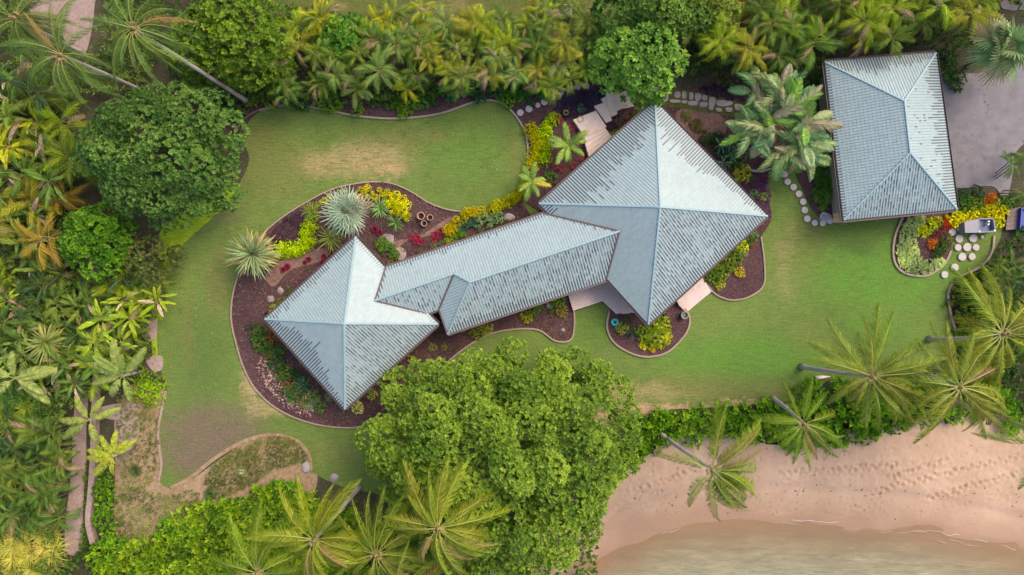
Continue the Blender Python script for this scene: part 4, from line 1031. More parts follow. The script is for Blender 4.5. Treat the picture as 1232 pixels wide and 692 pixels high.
SHRUBS = {}
def foliage(kind):
    """A few shared one-metre mounds of leaves per kind."""
    if kind not in SHRUBS:
        L, W, dn, k, hh = {'fine': (.11, .06, 34, 8, .8), 'mid': (.20, .11, 17, 8, .8), 'broad': (.34, .17, 9, 7, .9), 'needle': (.42, .05, 14, 9, .8), 'ball': (.10, .055, 46, 8, .9)}[kind]
        SHRUBS[kind] = [crown_mesh('foliage', 1.0, 1.0, hh, 13 if kind != 'ball' else 7, .42 if kind != 'ball' else .55, dn, L, W, k, wob=.12 if kind != 'ball' else .04, under_=.3, dome=.85)[0] for _ in range(3)]
    return SHRUBS[kind]
STEMS = None
def shrub(label, px, py, rpx, h, color, kind='mid', name='shrub', group=None, cat='shrub'):
    global STEMS
    if STEMS is None:
        STEMS = []
        for _ in range(3):
            mb = MB()
            for k in range(5):
                a = k * 1.256 + rnd.random(); mb.tube([(0, 0, -.05), (math.cos(a) * .2, math.sin(a) * .2, .25), (math.cos(a) * .5, math.sin(a) * .5, .6)], [.035, .025, .01], 5)
            STEMS.append(mb.me('stem', [BARKD], True))
    q = at(px, py, h * .6); r = rpx / PPM * (CAM_H - h * .6) / CAM_H
    t = thing(name, label, cat, (q.x, q.y, 0), rnd.uniform(0, 6.28), group)
    zs = max(h, .15) / .85
    link('foliage', rnd.choice(foliage(kind)), t, (0, 0, .07), None, (r, r, zs), jit(color, .1))
    link('stem', rnd.choice(STEMS), t, (0, 0, 0), None, (r, r, zs))
    return t

def rosette_mesh(name, n, L, W, e0, e1, droop, seg=4, tone=.15):
    V, F, T = [], [], []
    for i in range(n):
        az = i * 2.39996 + rng.normal(0, .12); el = math.radians(e0 + (e1 - e0) * (i / n) + rng.normal(0, 5)); l = L * rng.uniform(.8, 1.1)
        b = len(V); t = np.clip(rng.normal(.5, tone), 0, 1); r = z = 0; a = el
        for k in range(seg + 1):
            s = k / seg; wd = W * .5 * (math.sin(math.pi * min(.97, .22 + .78 * s)) ** .7)
            ca, sa = math.cos(az), math.sin(az)
            for sd in (-1, 1): V.append((r * ca - sd * wd * sa, r * sa + sd * wd * ca, z + wd * .35)); T.append(t)
            if k < seg: r += math.cos(a) * l / seg; z += math.sin(a) * l / seg; a -= droop / seg
        for k in range(seg): F.append([b + 2 * k, b + 2 * k + 1, b + 2 * k + 3, b + 2 * k + 2][::-1])
    return mesh(name, V, F, LEAF, tint=T)
ROS = {'brom': [rosette_mesh('leaf_rosette', 22, .5, .11, 75, 5, .9) for _ in range(3)], 'agave': [rosette_mesh('leaf_rosette', 34, .6, .10, 80, 5, .3) for _ in range(2)],
       'grass': [rosette_mesh('leaf_rosette', 60, .75, .035, 85, 15, 1.2) for _ in range(3)], 'cycad': [rosette_mesh('leaf_rosette', 46, .9, .10, 80, 0, .8) for _ in range(2)]}
def rosette(label, px, py, rpx, color, kind='brom', name='bromeliad', cat='bromeliad', group=None, h=0.09):
    q = at(px, py, .3); t = thing(name, label, cat, (q.x, q.y, 0), rnd.uniform(0, 6.28), group); s = rpx / PPM / {'brom': .5, 'agave': .6, 'grass': .75, 'cycad': .9}[kind]
    link('leaf_rosette', rnd.choice(ROS[kind]), t, (0, 0, h), None, s, jit(color, .1))
    mb = MB(); mb.lathe([(.05 * s, 0), (.09 * s, .04 * s), (.06 * s, .1 * s + h), (.001, .12 * s + h)], 7); mb.build('base', [BARKD], t)
    return t

def spiky(label, px, py, rpx, z, color, tipcol, n=70, name='pandanus', cat='spiky plant', e=(85, -25)):
    c = at(px, py, z); t = thing(name, label, cat, (c.x, c.y, 0)); s = rpx / 15.6 / 1.45
    mb = MB(); mb.tube([(0, 0, -.05), (0, 0, z * .5), (0, 0, z)], [.16, .12, .1], 8); mb.build('trunk', [BARK], t, smooth=True)
    for i in range(n):
        f = i / n; az = i * GA + rnd.uniform(-10, 10); el = e[0] + (e[1] - e[0]) * f ** .8 + rnd.uniform(-8, 8)
        cc = tipcol if rnd.random() < (f ** 2) * .9 else color
        link('sword_leaf', SPIKE[rnd.randrange(3)], t, (0, 0, z), (R(rnd.uniform(-25, 25)), R(-el), R(az)), s * rnd.uniform(.75, 1.1), jit(cc, .15))
    return t

def fan_leaf(name, L, stalk, n, droop, sw=.036):
    V, F, T = [], [], []; mb = MB(); mb.tube([(0, 0, 0), (stalk * .5, 0, .03), (stalk, 0, 0)], [.03, .025, .02], 4)
    V += mb.v; F += mb.f; T += [.6] * len(mb.v); M = [1] * len(mb.f)
    for i in range(n):
        a = R(-125 + 250 * i / (n - 1)); l = L * (.8 + .2 * math.cos(a)) * rnd.uniform(.92, 1.05); b = len(V); t = min(1, max(0, rnd.gauss(.5, .18)))
        c, s = math.cos(a), math.sin(a); wd = sw; zz = .04 * (i % 2)
        for k, (q, w_) in enumerate(((.02, .015), (.55, wd), (1, .012))):
            z = -droop * l * q * q + zz * q
            for sd in (-1, 1): V.append((stalk + c * l * q - s * w_ * sd, s * l * q + c * w_ * sd, z)); T.append(t)
        for k in range(2): F.append([b + 2 * k, b + 2 * k + 1, b + 2 * k + 3, b + 2 * k + 2][::-1]); M.append(0)
    return mesh(name, V, F, [LEAF, RACHIS], M, tint=T)
FAN = [fan_leaf('fan_leaf', 1.0, .65, 16, d) for d in (.12, .3, .5)]
FAN2 = [fan_leaf('fan_leaf', 1.0, .7, 26, d, .05) for d in (.3, .55, .8)]
def fan_palm(label, px, py, rpx, z, color, dead, n=20, lib=None):
    c = at(px, py, z); t = thing('fan_palm', label, 'palm', (c.x, c.y, 0)); s = rpx / 16 / 1.5
    mb = MB(); mb.tube([(0, 0, -.05), (0, 0, z * .6), (0, 0, z)], [.2, .15, .12], 8); mb.build('trunk', [BARK], t, smooth=True)
    for i in range(n):
        f = i / n; el = 75 - 95 * f
        link('fan_leaf', (lib or FAN)[min(2, int(f * 3))], t, (0, 0, z), (R(rnd.uniform(-65, 65)), R(-el), R(i * GA + rnd.uniform(-10, 10))), s * rnd.uniform(.85, 1.08), jit(dead if (f > .8 and rnd.random() < .6) else color, .12))
    return t

def carpet(name, outline, dens, color, label, cat='ground cover', k=6, L=.2, W=.05, h0=.03, h1=.12, lo=10, hi=75, smooth=True, mound=0.0):
    P = ground_px(smooth_curve(outline, True, 4) if smooth else outline); xy = scatter(P, dens); n = len(xy)
    z = .10 + rng.uniform(h0, h1, n) + mound * vnoise(xy[:, 0] * .8, xy[:, 1] * .8, 7)
    pts = np.column_stack([xy, z]); nr = unit(np.column_stack([rng.normal(0, .25, (n, 2)), np.ones(n)]))
    tone = np.clip(.5 + .9 * (vnoise(xy[:, 0] * .9, xy[:, 1] * .9, 3) - .5) + rng.normal(0, .1, n), 0, 1)
    V, F, T = tufts(pts, nr, k, L, W, lo, hi, tone=tone)
    return tag(link(name, mesh(name, V, F, LEAF, tint=T), color=color), label, cat, kind='stuff')

# loose bark chips over every mulch sheet (uncountable)
V_, F_, T_ = [], [], []; b_ = 0
for P, z in MULCH_SHEETS:
    xy = scatter(P, 46); n = len(xy); a = rng.uniform(0, 6.28, n); l = rng.uniform(.05, .14, n); d = np.column_stack([np.cos(a), np.sin(a), rng.normal(0, .35, n)])
    v, f = leaf_quads(np.column_stack([xy, np.full(n, z + .015) + rng.uniform(0, .02, n)]), unit(d), np.tile([0, 0, 1.], (n, 1)), l, l * .5, .05)
    V_.append(v); F_.append(f + b_); b_ += len(v); T_.append(np.repeat(rng.uniform(0, 1, n) ** 1.3, 4))
tag(link('bark_chips', mesh('bark_chips', np.concatenate(V_), np.concatenate(F_), CHIP, tint=np.concatenate(T_))), 'scattered purple brown bark chips over the planting beds', 'mulch', kind='stuff')

# ------------------------------------------------------------------ planting
LIME, YEL, GOLD = (.34, .44, .010), (.50, .50, .008), (.55, .38, .02)
GRN, DGR, MGR, BGR = (.085, .15, .025), (.035, .075, .022), (.06, .115, .025), (.11, .21, .02)
TEALG, OLV, YG, ORG = (.05, .115, .06), (.125, .175, .025), (.21, .27, .02), (.27, .19, .03)
RED, CRIM, PURP, SILV = (.36, .03, .03), (.13, .010, .022), (.07, .035, .075), (.26, .31, .21)
GREYG = (.20, .25, .14)

# big broadleaf trees
tree('broadleaf_tree', 'largest round light green tree overhanging both lawn and beach', 598, 556, 172, 11, 1.2, (.142, .212, .026), (606, 510), ncl=190, cr=1.3, dens=21, L=.22, W=.125, k=8, rpy=172, wob=.05,
     outline=([0, 40, 60, 90, 120, 150, 180, 210, 240, 270, 300, 330, 360], [1.0, 1.08, 1.0, .78, .78, .95, 1.02, 1.02, 1.0, 1.0, 1.0, 1.0, 1.0]))
tree('broadleaf_tree', 'wide dark green tree by the leaning coconut palms', 179, 178, 109, 9, 1.5, (.09, .16, .03), None, ncl=120, cr=1.15, dens=15, L=.22, W=.12, rpy=92, wob=.09)
tree('broadleaf_tree', 'compact rounded bright green tree above the dark lane', 108, 286, 46, 6, 1, (.07, .155, .012), None, ncl=34, cr=.85, dens=13, L=.3, W=.2, k=7)
tree('broadleaf_tree', 'dull brownish green bushy tree beside the lime strip', 175, 312, 36, 4, .5, (.085, .10, .025), None, ncl=26, cr=.7, dens=12, L=.2, W=.1)
tree('broadleaf_tree', 'yellowish green tree between the leaning palms and the hedge', 268, 38, 78, 8.5, 1.5, (.10, .16, .015), None, ncl=70, cr=1.2, dens=9, L=.3, W=.17, rpy=62)
tree('broadleaf_tree', 'small bright green tree standing in the palm hedge', 408, 46, 33, 5.5, 1, (.09, .19, .02), None, ncl=26, cr=.8, dens=11, L=.28, W=.16, rpy=36)
tree('broadleaf_tree', 'round pale green tree over the top of the stone steps', 771, 63, 60, 7, 1.5, (.15, .26, .04), (768, 80), ncl=56, wob=.12, rpy=54, outline=([0, 200, 225, 250, 280, 310, 360], [1, .95, .84, .84, .95, 1.0, 1]), cr=1.05, dens=10, L=.34, W=.17, k=9)
tree('broadleaf_tree', 'dark green tree at the top edge behind the pale round tree', 788, 2, 78, 8, 1.5, (.09, .155, .025), None, ncl=60, cr=1.2, dens=9, L=.3, W=.17, rpy=40)
tree('flowering_tree', 'yellow green flowering tree at the hedge with coral blossom', 868, 12, 32, 6, 1, (.15, .19, .03), None, ncl=26, cr=.8, dens=11, L=.25, W=.13)
for (x, y, r) in ((893, 6, 7), (894, 12, 5), (889, 2, 5), (867, 3, 2.5), (877, 0, 3)):
    shrub('coral pink blossom cluster at ' + {893: 'the middle of the bougainvillea', 894: 'the lower tip of the bougainvillea', 889: 'the upper side of the bougainvillea', 867: 'the twig nearest the dark tree', 877: 'the frame edge'}[x], x, y, r, 4.2, (.75, .10, .10), 'ball', 'bougainvillea', 'coral blossom', 'flowering plant')

# coconut palms
D = lambda *a: a
coconut_palm('leaning coconut palm with a pale trunk, outermost by the dirt clearing', (73, 66), 11.5, (176, 112), [(100, 45, .85, 1), (75, 60, .8, 2), (60, 20, .9, 2), (10, 10, .95, 2), (165, 20, 1.05, 1), (185, 5, 1.1, 2), (150, 35, 1.0, 4), (200, 30, .9, 3), (228, 0, 1.0, 5), (250, 15, .9, 3), (275, 10, 1.0, 2), (300, -5, 1.1, 1), (315, 20, 1.0, 3), (130, 50, .8, 0), (340, 30, .8, 2), (115, 10, 1.1, 4)], color=CGD, sc=.84, full=False)
coconut_palm('leaning coconut palm overhanging the yellowish tree', (160, 34), 12, (300, 124), [(170, 30, .9, 1), (150, 15, 1.1, 2), (120, 45, .9, 1), (95, 30, 1.0, 2), (70, 40, .9, 4), (20, 10, 1.0, 1), (355, 5, 1.1, 1), (335, -5, .9, 0), (312, 0, 1.1, 1), (290, 25, .8, 3), (265, 5, 1.05, 2), (245, 40, .8, 3), (215, 10, .95, 4), (190, 0, 1.0, 3), (50, 20, .9, 3)], color=CGD, sc=.84, full=False)
coconut_palm('coconut palm leaning far out over the sandy beach', (857, 566), 9.5, (793, 520), [(94, 18, 1.05, 0), (82, 12, 1.05, 1), (158, -5, 1.0, 2), (228, -15, .95, 1), (285, -20, 1.15, 0), (272, -35, .5, 0), (50, 25, 1.0, 4), (35, 10, 1.05, 1), (62, 40, .9, 1), (5, 30, .9, 3), (350, 15, 1.1, 3), (338, 10, 1.1, 5), (325, 20, 1.0, 3), (310, 5, .8, 4), (20, 55, .8, 2)], color=(.13, .18, .02))
coconut_palm('coconut palm with a dark trunk lying out over the front lawn', (1049, 453), 9.5, (964, 441), [(152, 5, 1.1, 0), (140, 10, 1.1, 1), (95, 15, 1.15, 1), (100, 30, .9, 1), (84, 25, 1.0, 0), (48, 25, .9, 4), (30, 35, 1.0, 3), (10, 25, 1.1, 5), (355, 10, 1.0, 3), (195, -10, .8, 1), (215, -10, .8, 0), (270, -12, 1.1, 0), (328, 0, 1.1, 1), (340, 20, 1.0, 4), (60, 50, .8, 2), (312, -15, .7, 0)], color=(.155, .19, .025))
coconut_palm('coconut palm beside the lying trunk, over the beach shrubs', (1155, 466), 10, (1100, 446), [(112, 10, 1.0, 0), (100, 25, .9, 0), (68, 12, 1.1, 2), (50, 20, 1.1, 4), (35, 10, 1.0, 1), (145, 5, .9, 1), (170, 0, 1.0, 2), (200, -5, 1.1, 1), (245, -12, 1.15, 0), (252, -15, .95, 0), (300, -5, 1.1, 0), (335, 5, 1.1, 2), (350, 20, 1.1, 4), (10, 25, 1.0, 3), (125, 30, .9, 4), (322, 5, 1.0, 5)], color=(.18, .21, .03))
coconut_palm('coconut palm at the frame edge above the beach palms', (1207, 402), 10.5, (1118, 408), [(120, 5, 1.1, 0), (127, 0, 1.2, 0), (105, 15, 1.1, 1), (90, 15, 1.0, 2), (150, 10, .8, 3), (180, 10, .8, 2), (215, 5, .9, 4), (240, 0, 1.1, 1), (265, 0, 1.1, 2), (290, 10, 1.0, 3), (320, 20, 1.0, 5), (350, 10, 1.0, 1), (30, 20, 1.0, 4), (60, 20, 1.0, 2)], color=(.18, .21, .025))
coconut_palm('smaller coconut palm with its trunk curving over the beach shrubs', (967, 510), 8.0, (930, 480), [(100, 25, .9, 0), (120, 15, .85, 1), (60, 20, .8, 2), (20, 10, .9, 3), (345, 10, 1.0, 1), (300, -5, .9, 0), (285, -10, 1.0, 0), (260, -12, 1.0, 0), (180, 5, 1.0, 2), (200, 10, .8, 3), (325, 20, .9, 4), (150, 20, .8, 3)], color=CG, sc=.85)
coconut_palm('coconut palm with a long trunk running out of frame by the beach', (1275, 530), 13, (1130, 478), n=14, color=CG)
coconut_palm('coconut palm in the bottom thicket, nearest the shrub bank', (378, 650), 10, (432, 586), [(110, 20, 1.0, 0), (75, 30, 1.15, 0), (62, 10, 1.1, 1), (140, 15, 1.0, 1), (160, 10, 1.1, 0), (185, 0, .9, 2), (215, 5, 1.0, 3), (240, 10, .9, 4), (265, 10, .8, 2), (300, 15, .9, 5), (330, 10, .9, 3), (20, 25, .8, 3), (45, 45, .8, 0), (95, 55, .7, 0)], color=(.19, .22, .02))
coconut_palm('coconut palm in the bottom thicket, between its two neighbours', (452, 668), 9, (456, 660), [(95, 25, 1.05, 1), (80, 15, 1.1, 0), (60, 25, 1.0, 2), (40, 10, 1.0, 1), (120, 10, 1.0, 2), (150, 10, .9, 3), (180, 15, .9, 4), (210, 5, .9, 3), (250, 5, .9, 2), (290, 10, .9, 5), (330, 5, .9, 1), (10, 20, .9, 3), (105, 60, .7, 1)], color=(.14, .18, .02))
coconut_palm('coconut palm in the bottom thicket, pressed against the largest tree', (527, 636), 10.5, (530, 626), [(98, 25, 1.15, 0), (82, 20, 1.15, 0), (68, 10, 1.1, 0), (40, 8, 1.0, 1), (20, 10, 1.15, 1), (130, 10, 1.15, 0), (115, 35, .9, 1), (180, 0, 1.1, 1), (190, -10, 1.0, 2), (355, 0, 1.1, 2), (335, 5, 1.1, 4), (315, 0, 1.1, 2), (290, 20, .9, 3), (260, 20, .8, 4), (230, 10, .8, 3), (160, 30, .8, 0)], color=(.19, .22, .025))
coconut_palm('coconut palm at the bottom frame edge below the shrub bank', (310, 690), 9, (318, 684), [(97, 15, 1.15, 0), (125, 15, 1.0, 0), (160, 5, 1.0, 1), (60, 30, .8, 3), (30, 10, .9, 2), (200, 10, .9, 3), (80, 35, .8, 2), (340, 10, .9, 4)], color=CG)
coconut_palm('coconut palm in the bottom thicket, cut off by the bottom frame edge', (480, 720), 8.5, (484, 716), n=14, color=CG)
coconut_palm('coconut palm at the top corner beside the dirt clearing', (18, 22), 10, (110, 70), n=13, color=CGD, sc=.9)

# broad-leaved coconut saplings beside the lane
for (x, y, r, z, lab, sp, col) in (
    (148, 452, 46, 3.0, 'coconut sapling with broad pale fronds beside the tan round stone', [(120, 55, 1, 0), (108, 30, 1.05, 1), (38, 20, 1.05, 0), (170, 25, .9, 1), (190, 5, .95, 0), (200, -5, 1.0, 1), (235, 10, .9, 2), (290, 5, .8, 1), (70, 50, .8, 0)], (.20, .24, .06)),
    (138, 548, 40, 3.0, 'coconut sapling with yellow fronds drooping across the lane', [(165, 10, .95, 2), (178, 20, .9, 1), (200, 10, 1.0, 1), (215, 0, 1.1, 0), (222, 15, .7, 1), (35, 10, .8, 0), (95, 20, .8, 1), (60, 30, .7, 1), (120, 40, .8, 1), (250, 20, .7, 2)], (.26, .28, .03)),
    (18, 455, 46, 4.0, 'coconut sapling with pale broad fronds at the frame edge', [(5, 10, 1.1, 0), (330, 5, 1.1, 1), (25, 15, 1.0, 1), (345, 20, .9, 1), (160, 20, 1, 1), (220, 15, 1, 2), (90, 40, .8, 1)], (.20, .23, .06)),
    (108, 505, 44, 2.8, 'coconut sapling with fronds reaching back to the fine-leaved clump', [(195, 10, 1.0, 1), (205, 0, 1.1, 0), (185, 20, .9, 1), (120, 30, .8, 1), (20, 10, .9, 0), (60, 30, .8, 2), (290, 20, .8, 2)], (.19, .22, .045))):
    b = at(x, y, z); t = thing('coconut_sapling', lab, 'palm', (b.x, b.y, 0), group='coconut saplings by the lane')
    mb = MB(); mb.tube([(0, 0, -.05), (0, 0, z * .5), (0, 0, z)], [.16, .13, .09], 7); mb.build('trunk', [BARK], t, smooth=True)
    put_leaves(t, SAPL, 'palm_frond', [(a, e, s * r / 46, v) for a, e, s, v in sp], Vector((0, 0, z)), col)
fan_palm('grey green fan palm at the corner of the driveway', 1208, 58, 40, 4.5, (.15, .21, .085), (.34, .30, .16), 16, FAN2)

# ---- palm hedges: rows of arecas -----------------------------------
CODE = {'y': (YG, 'yellow green'), 'g': (GRN, 'mid green'), 'o': ((.24, .235, .025), 'olive gold'), 'Y': ((.33, .33, .018), 'golden yellow'), 'l': ((.24, .32, .03), 'lime green'), 'd': (DGR, 'dark green'), 'O': (ORG, 'orange brown'), 'v': (OLV, 'olive green'), 's': ((.15, .22, .05), 'pale green')}
def hedge(items, place, group, lib=None, name='areca_palm', cat='palm', rows=3, z=(2.6, 4.6), **kw):
    """Labels count along each row of the hedge, row by row from the far side."""
    it = sorted(items, key=lambda q: q[1]); k = math.ceil(len(it) / rows)
    rn = {1: [''], 2: ['upper row', 'lower row'], 3: ['upper row', 'middle row', 'lower row'], 4: ['top row', 'second row', 'third row', 'bottom row'], 5: ['top row', 'second row', 'third row', 'fourth row', 'bottom row'], 6: ['top row', 'second row', 'third row', 'fourth row', 'fifth row', 'bottom row']}[rows]
    for r in range(rows):
        row = sorted(it[r * k:(r + 1) * k], key=lambda q: q[0])
        for i, (x, y, rr, c) in enumerate(row):
            col, cn = CODE[c]
            cane_palm(f'{cn} {name.replace("_", " ")}, {ordinal(i)} from left in {rn[r]} of {place}', x, y, rr, rnd.uniform(*z), col, lib, group=group, name=name, cat=cat, **kw)
rr_ = random.Random(3)
TOP = [(350, 28, 22, 'y'), (372, 32, 20, 'Y'), (352, 62, 23, 'o'), (385, 80, 20, 'v'), (340, 88, 21, 'g'), (372, 62, 18, 'v'), (330, 102, 18, 'g'), (375, 104, 18, 'v'), (352, 110, 15, 'g'),
       (452, 20, 17, 'Y'), (478, 36, 20, 'y'), (500, 18, 18, 'y'), (515, 42, 20, 'o'), (482, 66, 20, 'v'), (470, 92, 22, 's'), (497, 95, 16, 'Y'), (530, 57, 18, 'v'), (541, 86, 18, 'g'), (528, 76, 15, 'o'),
       (562, 50, 18, 'y'), (588, 18, 20, 'y'), (610, 20, 18, 'g'), (553, 32, 15, 'o'), (575, 36, 17, 'y'), (640, 24, 15, 'o'), (662, 32, 20, 'v'), (626, 58, 18, 'y'), (603, 58, 17, 'y'), (585, 66, 16, 's'),
       (645, 50, 20, 'y'), (668, 46, 17, 'Y'), (690, 84, 18, 'l'), (686, 50, 19, 'o'), (703, 34, 17, 'v'), (645, 36, 14, 'y'), (655, 16, 13, 'y'), (676, 20, 14, 'v'), (638, 10, 12, 'o'), (663, 6, 12, 'v'), (686, 10, 12, 'g'), (647, 4, 11, 'v'), (556, 70, 15, 'v'), (702, 62, 16, 'v'), (436, 62, 16, 'v'), (425, 88, 17, 'g'), (318, 70, 18, 'v')]
for _ in range(34):
    x = rr_.uniform(320, 705); TOP.append((x, rr_.uniform(np.interp(x, [320, 380, 420, 440, 705], [20, 30, 60, 22, 20]), 98), rr_.uniform(16, 21), rr_.choice('yvvgsgo')))
hedge(TOP, 'the top hedge', 'areca palms in the top hedge', rows=4, n=18, L0=1.6)
for (x, y, r, lab, n, z, c) in ((430, 106, 23, 'short feather palm with a yellowing lower frond, standing alone before the hedge', 11, 1.8, (.17, .22, .055)), (588, 84, 24, 'pale feather palm in front of the hedge, left of a pair', 11, 2.2, (.19, .25, .08)), (624, 86, 23, 'pale feather palm in front of the hedge, right of a pair', 10, 2.2, (.19, .25, .08)),
                                (672, 74, 29, 'largest pale feather palm in front of the hedge, nearest the paver row', 12, 2.8, (.22, .28, .08)), (684, 175, 27, 'stocky pale green feather palm beside the stone landing', 9, 2.0, (.22, .31, .06)), (640, 219, 22, 'stocky pale green feather palm between edging and pavilion', 8, 1.8, (.20, .29, .06)),
                                (290, 92, 24, 'dark feather palm under the yellowish tree, nearer the hedge', 11, 2.5, (.10, .16, .04)), (262, 105, 20, 'dark feather palm by the foot of the leaning trunk', 10, 2.2, (.08, .14, .04)), (1190, 398, 20, 'low feather palm under the frame-edge coconut palm', 9, 2, GRN)):
    cane_palm(lab, x, y, r, z, c, STOUT, n, 'stocky feather palms', 'feather_palm', canes=1, e=(65, 5), pdead=.05, dead=(.42, .38, .06))
RIGHT = []
for row, (y0, x0, x1, stp) in enumerate(((-14, 850, 1230, 27), (8, 905, 1195, 25), (30, 862, 1180, 25), (50, 845, 1150, 25), (66, 905, 985, 26))):
    x = x0
    while x < x1:
        yy = y0 + rr_.uniform(-6, 6)
        if not (x > 975 and yy > 38 or yy > 74): RIGHT.append((x + rr_.uniform(-5, 5), yy, rr_.uniform(19, 26), rr_.choice('vvvygvoygl' if row < 4 else 'gvvgy')))
        x += stp
hedge(RIGHT, 'the garage hedge', 'areca palms in the hedge behind the garage', rows=5, z=(3.2, 5.2), n=18, L0=1.55)
LEFT = []
for y0 in range(100, 300, 25):
    for x in range(2, 100, 25):
        if x > 62 and (y0 > 240 or y0 < 145): continue
        LEFT.append((x + rr_.uniform(-6, 6), y0 + rr_.uniform(-6, 6), rr_.uniform(20, 27), rr_.choice('vgYOvovgy' if y0 > 148 else 'dgdv')))
hedge(LEFT[::2], 'the orange thicket', 'banana plants in the western thicket', BANANA, 'banana_plant', 'plant', 6, (2.2, 4.0), lname='banana_leaf', L0=1.7, n=16, e=(75, -15), pdead=.16, dead=(.33, .23, .16))
hedge(LEFT[1::2], 'the orange thicket', 'arching palms in the western thicket', ARECA, 'areca_palm', 'palm', 6, (2.0, 3.6), L0=1.35, n=18, pdead=.14)
L2 = []
for y0 in range(322, 470, 22):
    for x in range(6, 190, 22):
        if 92 < x < 118 and y0 < 356 or x > 168 and y0 > 380 or (38 < x < 70 and 398 < y0 < 440) or x > 150 and y0 > 425: continue
        L2.append((x + rr_.uniform(-6, 6), y0 + rr_.uniform(-6, 6), rr_.uniform(14, 19), rr_.choice('gvylyvgsd')))
hedge(L2[::2], 'the lane thicket', 'ti plants in the western thicket', BANANA, 'ti_plant', 'plant', 6, (1.0, 2.2), lname='banana_leaf', L0=1.35, n=14, e=(75, -5), canes=2, pdead=.12, dead=(.40, .30, .20))
hedge(L2[1::2], 'the lane thicket', 'arching palms between lane and lawn', ARECA, 'areca_palm', 'palm', 6, (1.0, 2.4), L0=1.15, n=15, pdead=.08)
L3 = []
for y0 in range(515, 640, 21):
    for x in range(4, 76, 22): L3.append((x + rr_.uniform(-6, 6), y0 + rr_.uniform(-5, 5), rr_.uniform(15, 19), rr_.choice('dggvvg')))
hedge(L3, 'the dark undergrowth', 'dark palms left of the lane', ARECA, 'cane_palm', 'palm', 6, (1.2, 2.4), L0=1.3, n=15)
RB = [(1210, 340, 20, 'g'), (1226, 316, 20, 'g'), (1192, 342, 15, 'v'), (1225, 352, 18, 'd'), (1205, 318, 15, 'v'), (1205, 372, 16, 'v'), (1226, 384, 18, 'y'), (1228, 205, 16, 'g'), (1228, 180, 16, 'g'), (1229, 228, 16, 'v')]
hedge(RB, 'the right frame edge', 'cane palms at the right frame edge', ARECA, 'cane_palm', 'palm', 2, (1.6, 3))

# spiky clumps in the western thicket
spiky('olive spiky clump with pale gold leaf tips in the thicket', 58, 412, 27, 2.2, (.22, .25, .07), (.36, .32, .08), 130, 'spiky_clump', 'plant', (88, -10))
def grass_mass(cx, cy, rx, ry, n, r, col, alt, adj, place, group, z):
    pts = []
    while len(pts) < n:
        a, q = rnd.uniform(0, 6.28), math.sqrt(rnd.random()); x, y = cx + rx * q * math.cos(a), cy + ry * q * math.sin(a)
        if all(math.dist((x, y), o) > r * .62 for o in pts) or rnd.random() < .02: pts.append((x, y))
    for i, (x, y) in enumerate(sorted(pts)):
        c = alt if rnd.random() < .3 else col
        rosette(f'{adj}, {ordinal(i)} from the left in {place}', x, y, r * rnd.uniform(.9, 1.2), c, 'grass', 'grass_clump', 'ornamental grass', group, z * (1 - .5 * math.dist((x, y), (cx, cy)) / max(rx, ry)))
grass_mass(32, 662, 46, 36, 26, 17, (.38, .36, .06), (.50, .42, .10), 'golden ornamental grass clump', 'the golden corner mass', 'golden grass in the bottom corner', 1.2)
grass_mass(33, 486, 38, 34, 22, 16, (.10, .20, .03), (.30, .32, .03), 'fine leaved green grass clump', 'the green mass by the saplings', 'green grass mass by the saplings', 1.4)

# ---- house garden ----------------------------------------------------
fan_palm('silver fan palm with pale folded leaves beside the yellow balls', 418, 254, 31, 2.4, SILV, (.45, .36, .20), 26)
spiky('golden tipped pandanus with drooping sword leaves on the bed edging', 305, 306, 32, 2.2, (.20, .25, .11), (.50, .33, .12), 260, e=(85, -40))
spiky('bright green spiky rosette at the end of the lime strip', 375, 254, 16, .9, (.16, .24, .03), (.34, .34, .03), 44, 'dracaena')
spiky('olive green spiky rosette above the small pavilion eave', 398, 287, 20, 1.1, (.19, .25, .05), (.34, .32, .05), 48, 'dracaena')
rosette('rounded soft green cycad beside the yellow mass', 457, 251, 16, (.19, .28, .09), 'cycad', 'cycad', 'cycad')
cane_palm('low glossy green shrub palm by the pinkish rock', 476, 268, 14, .8, (.07, .17, .03), BANANA, 12, None, 'glossy_plant', 'plant', canes=1, lname='banana_leaf', L0=2.0, e=(75, 10), pdead=0)
def strip(pts, r, h, col, kind, adj, place, group, start='the western end', name='hedge_shrub', step=.95, jitr=2):
    c = smooth_curve(pts, False, 12); acc, out = 0, [c[0]]
    for p in c[1:]:
        if math.dist(p, out[-1]) >= r * step: out.append(p)
    for i, (x, y) in enumerate(out):
        shrub(f'{adj}, {ordinal(i)} from {start} of {place}', x + rnd.uniform(-jitr, jitr), y + rnd.uniform(-jitr, jitr), r * rnd.uniform(.85, 1.2), h * rnd.uniform(.85, 1.2), col, kind, name, group)
strip([(334, 300), (345, 301), (357, 298), (366, 288), (371, 276), (374, 268)], 9.5, .7, LIME, 'fine', 'lime yellow hedge shrub', 'the pandanus strip', 'lime shrubs behind the pandanus', step=.7)
strip([(344, 305), (358, 303), (370, 295), (376, 284)], 7, .6, LIME, 'fine', 'lime yellow hedge shrub', 'the inner pandanus strip', 'lime shrubs behind the pandanus', step=.9)
YB = [(434, 228, 3.2), (442, 226, 4), (456.5, 228.5, 3), (438, 233, 3.2), (433, 237, 3.2), (443, 237, 3), (448, 232, 2.2), (466, 231, 3.4), (459.5, 234, 3), (451, 237, 4), (391, 241, 3.5), (396, 237, 3), (386, 244, 3), (412, 230, 3)]
for i, (x, y, r) in enumerate(sorted(YB)):
    shrub(f'small clipped yellow ball shrub, {ordinal(i)} from left among those by the silver palm', x, y, r * 1.25, .45, YEL, 'ball', 'ball_shrub', 'yellow ball shrubs')
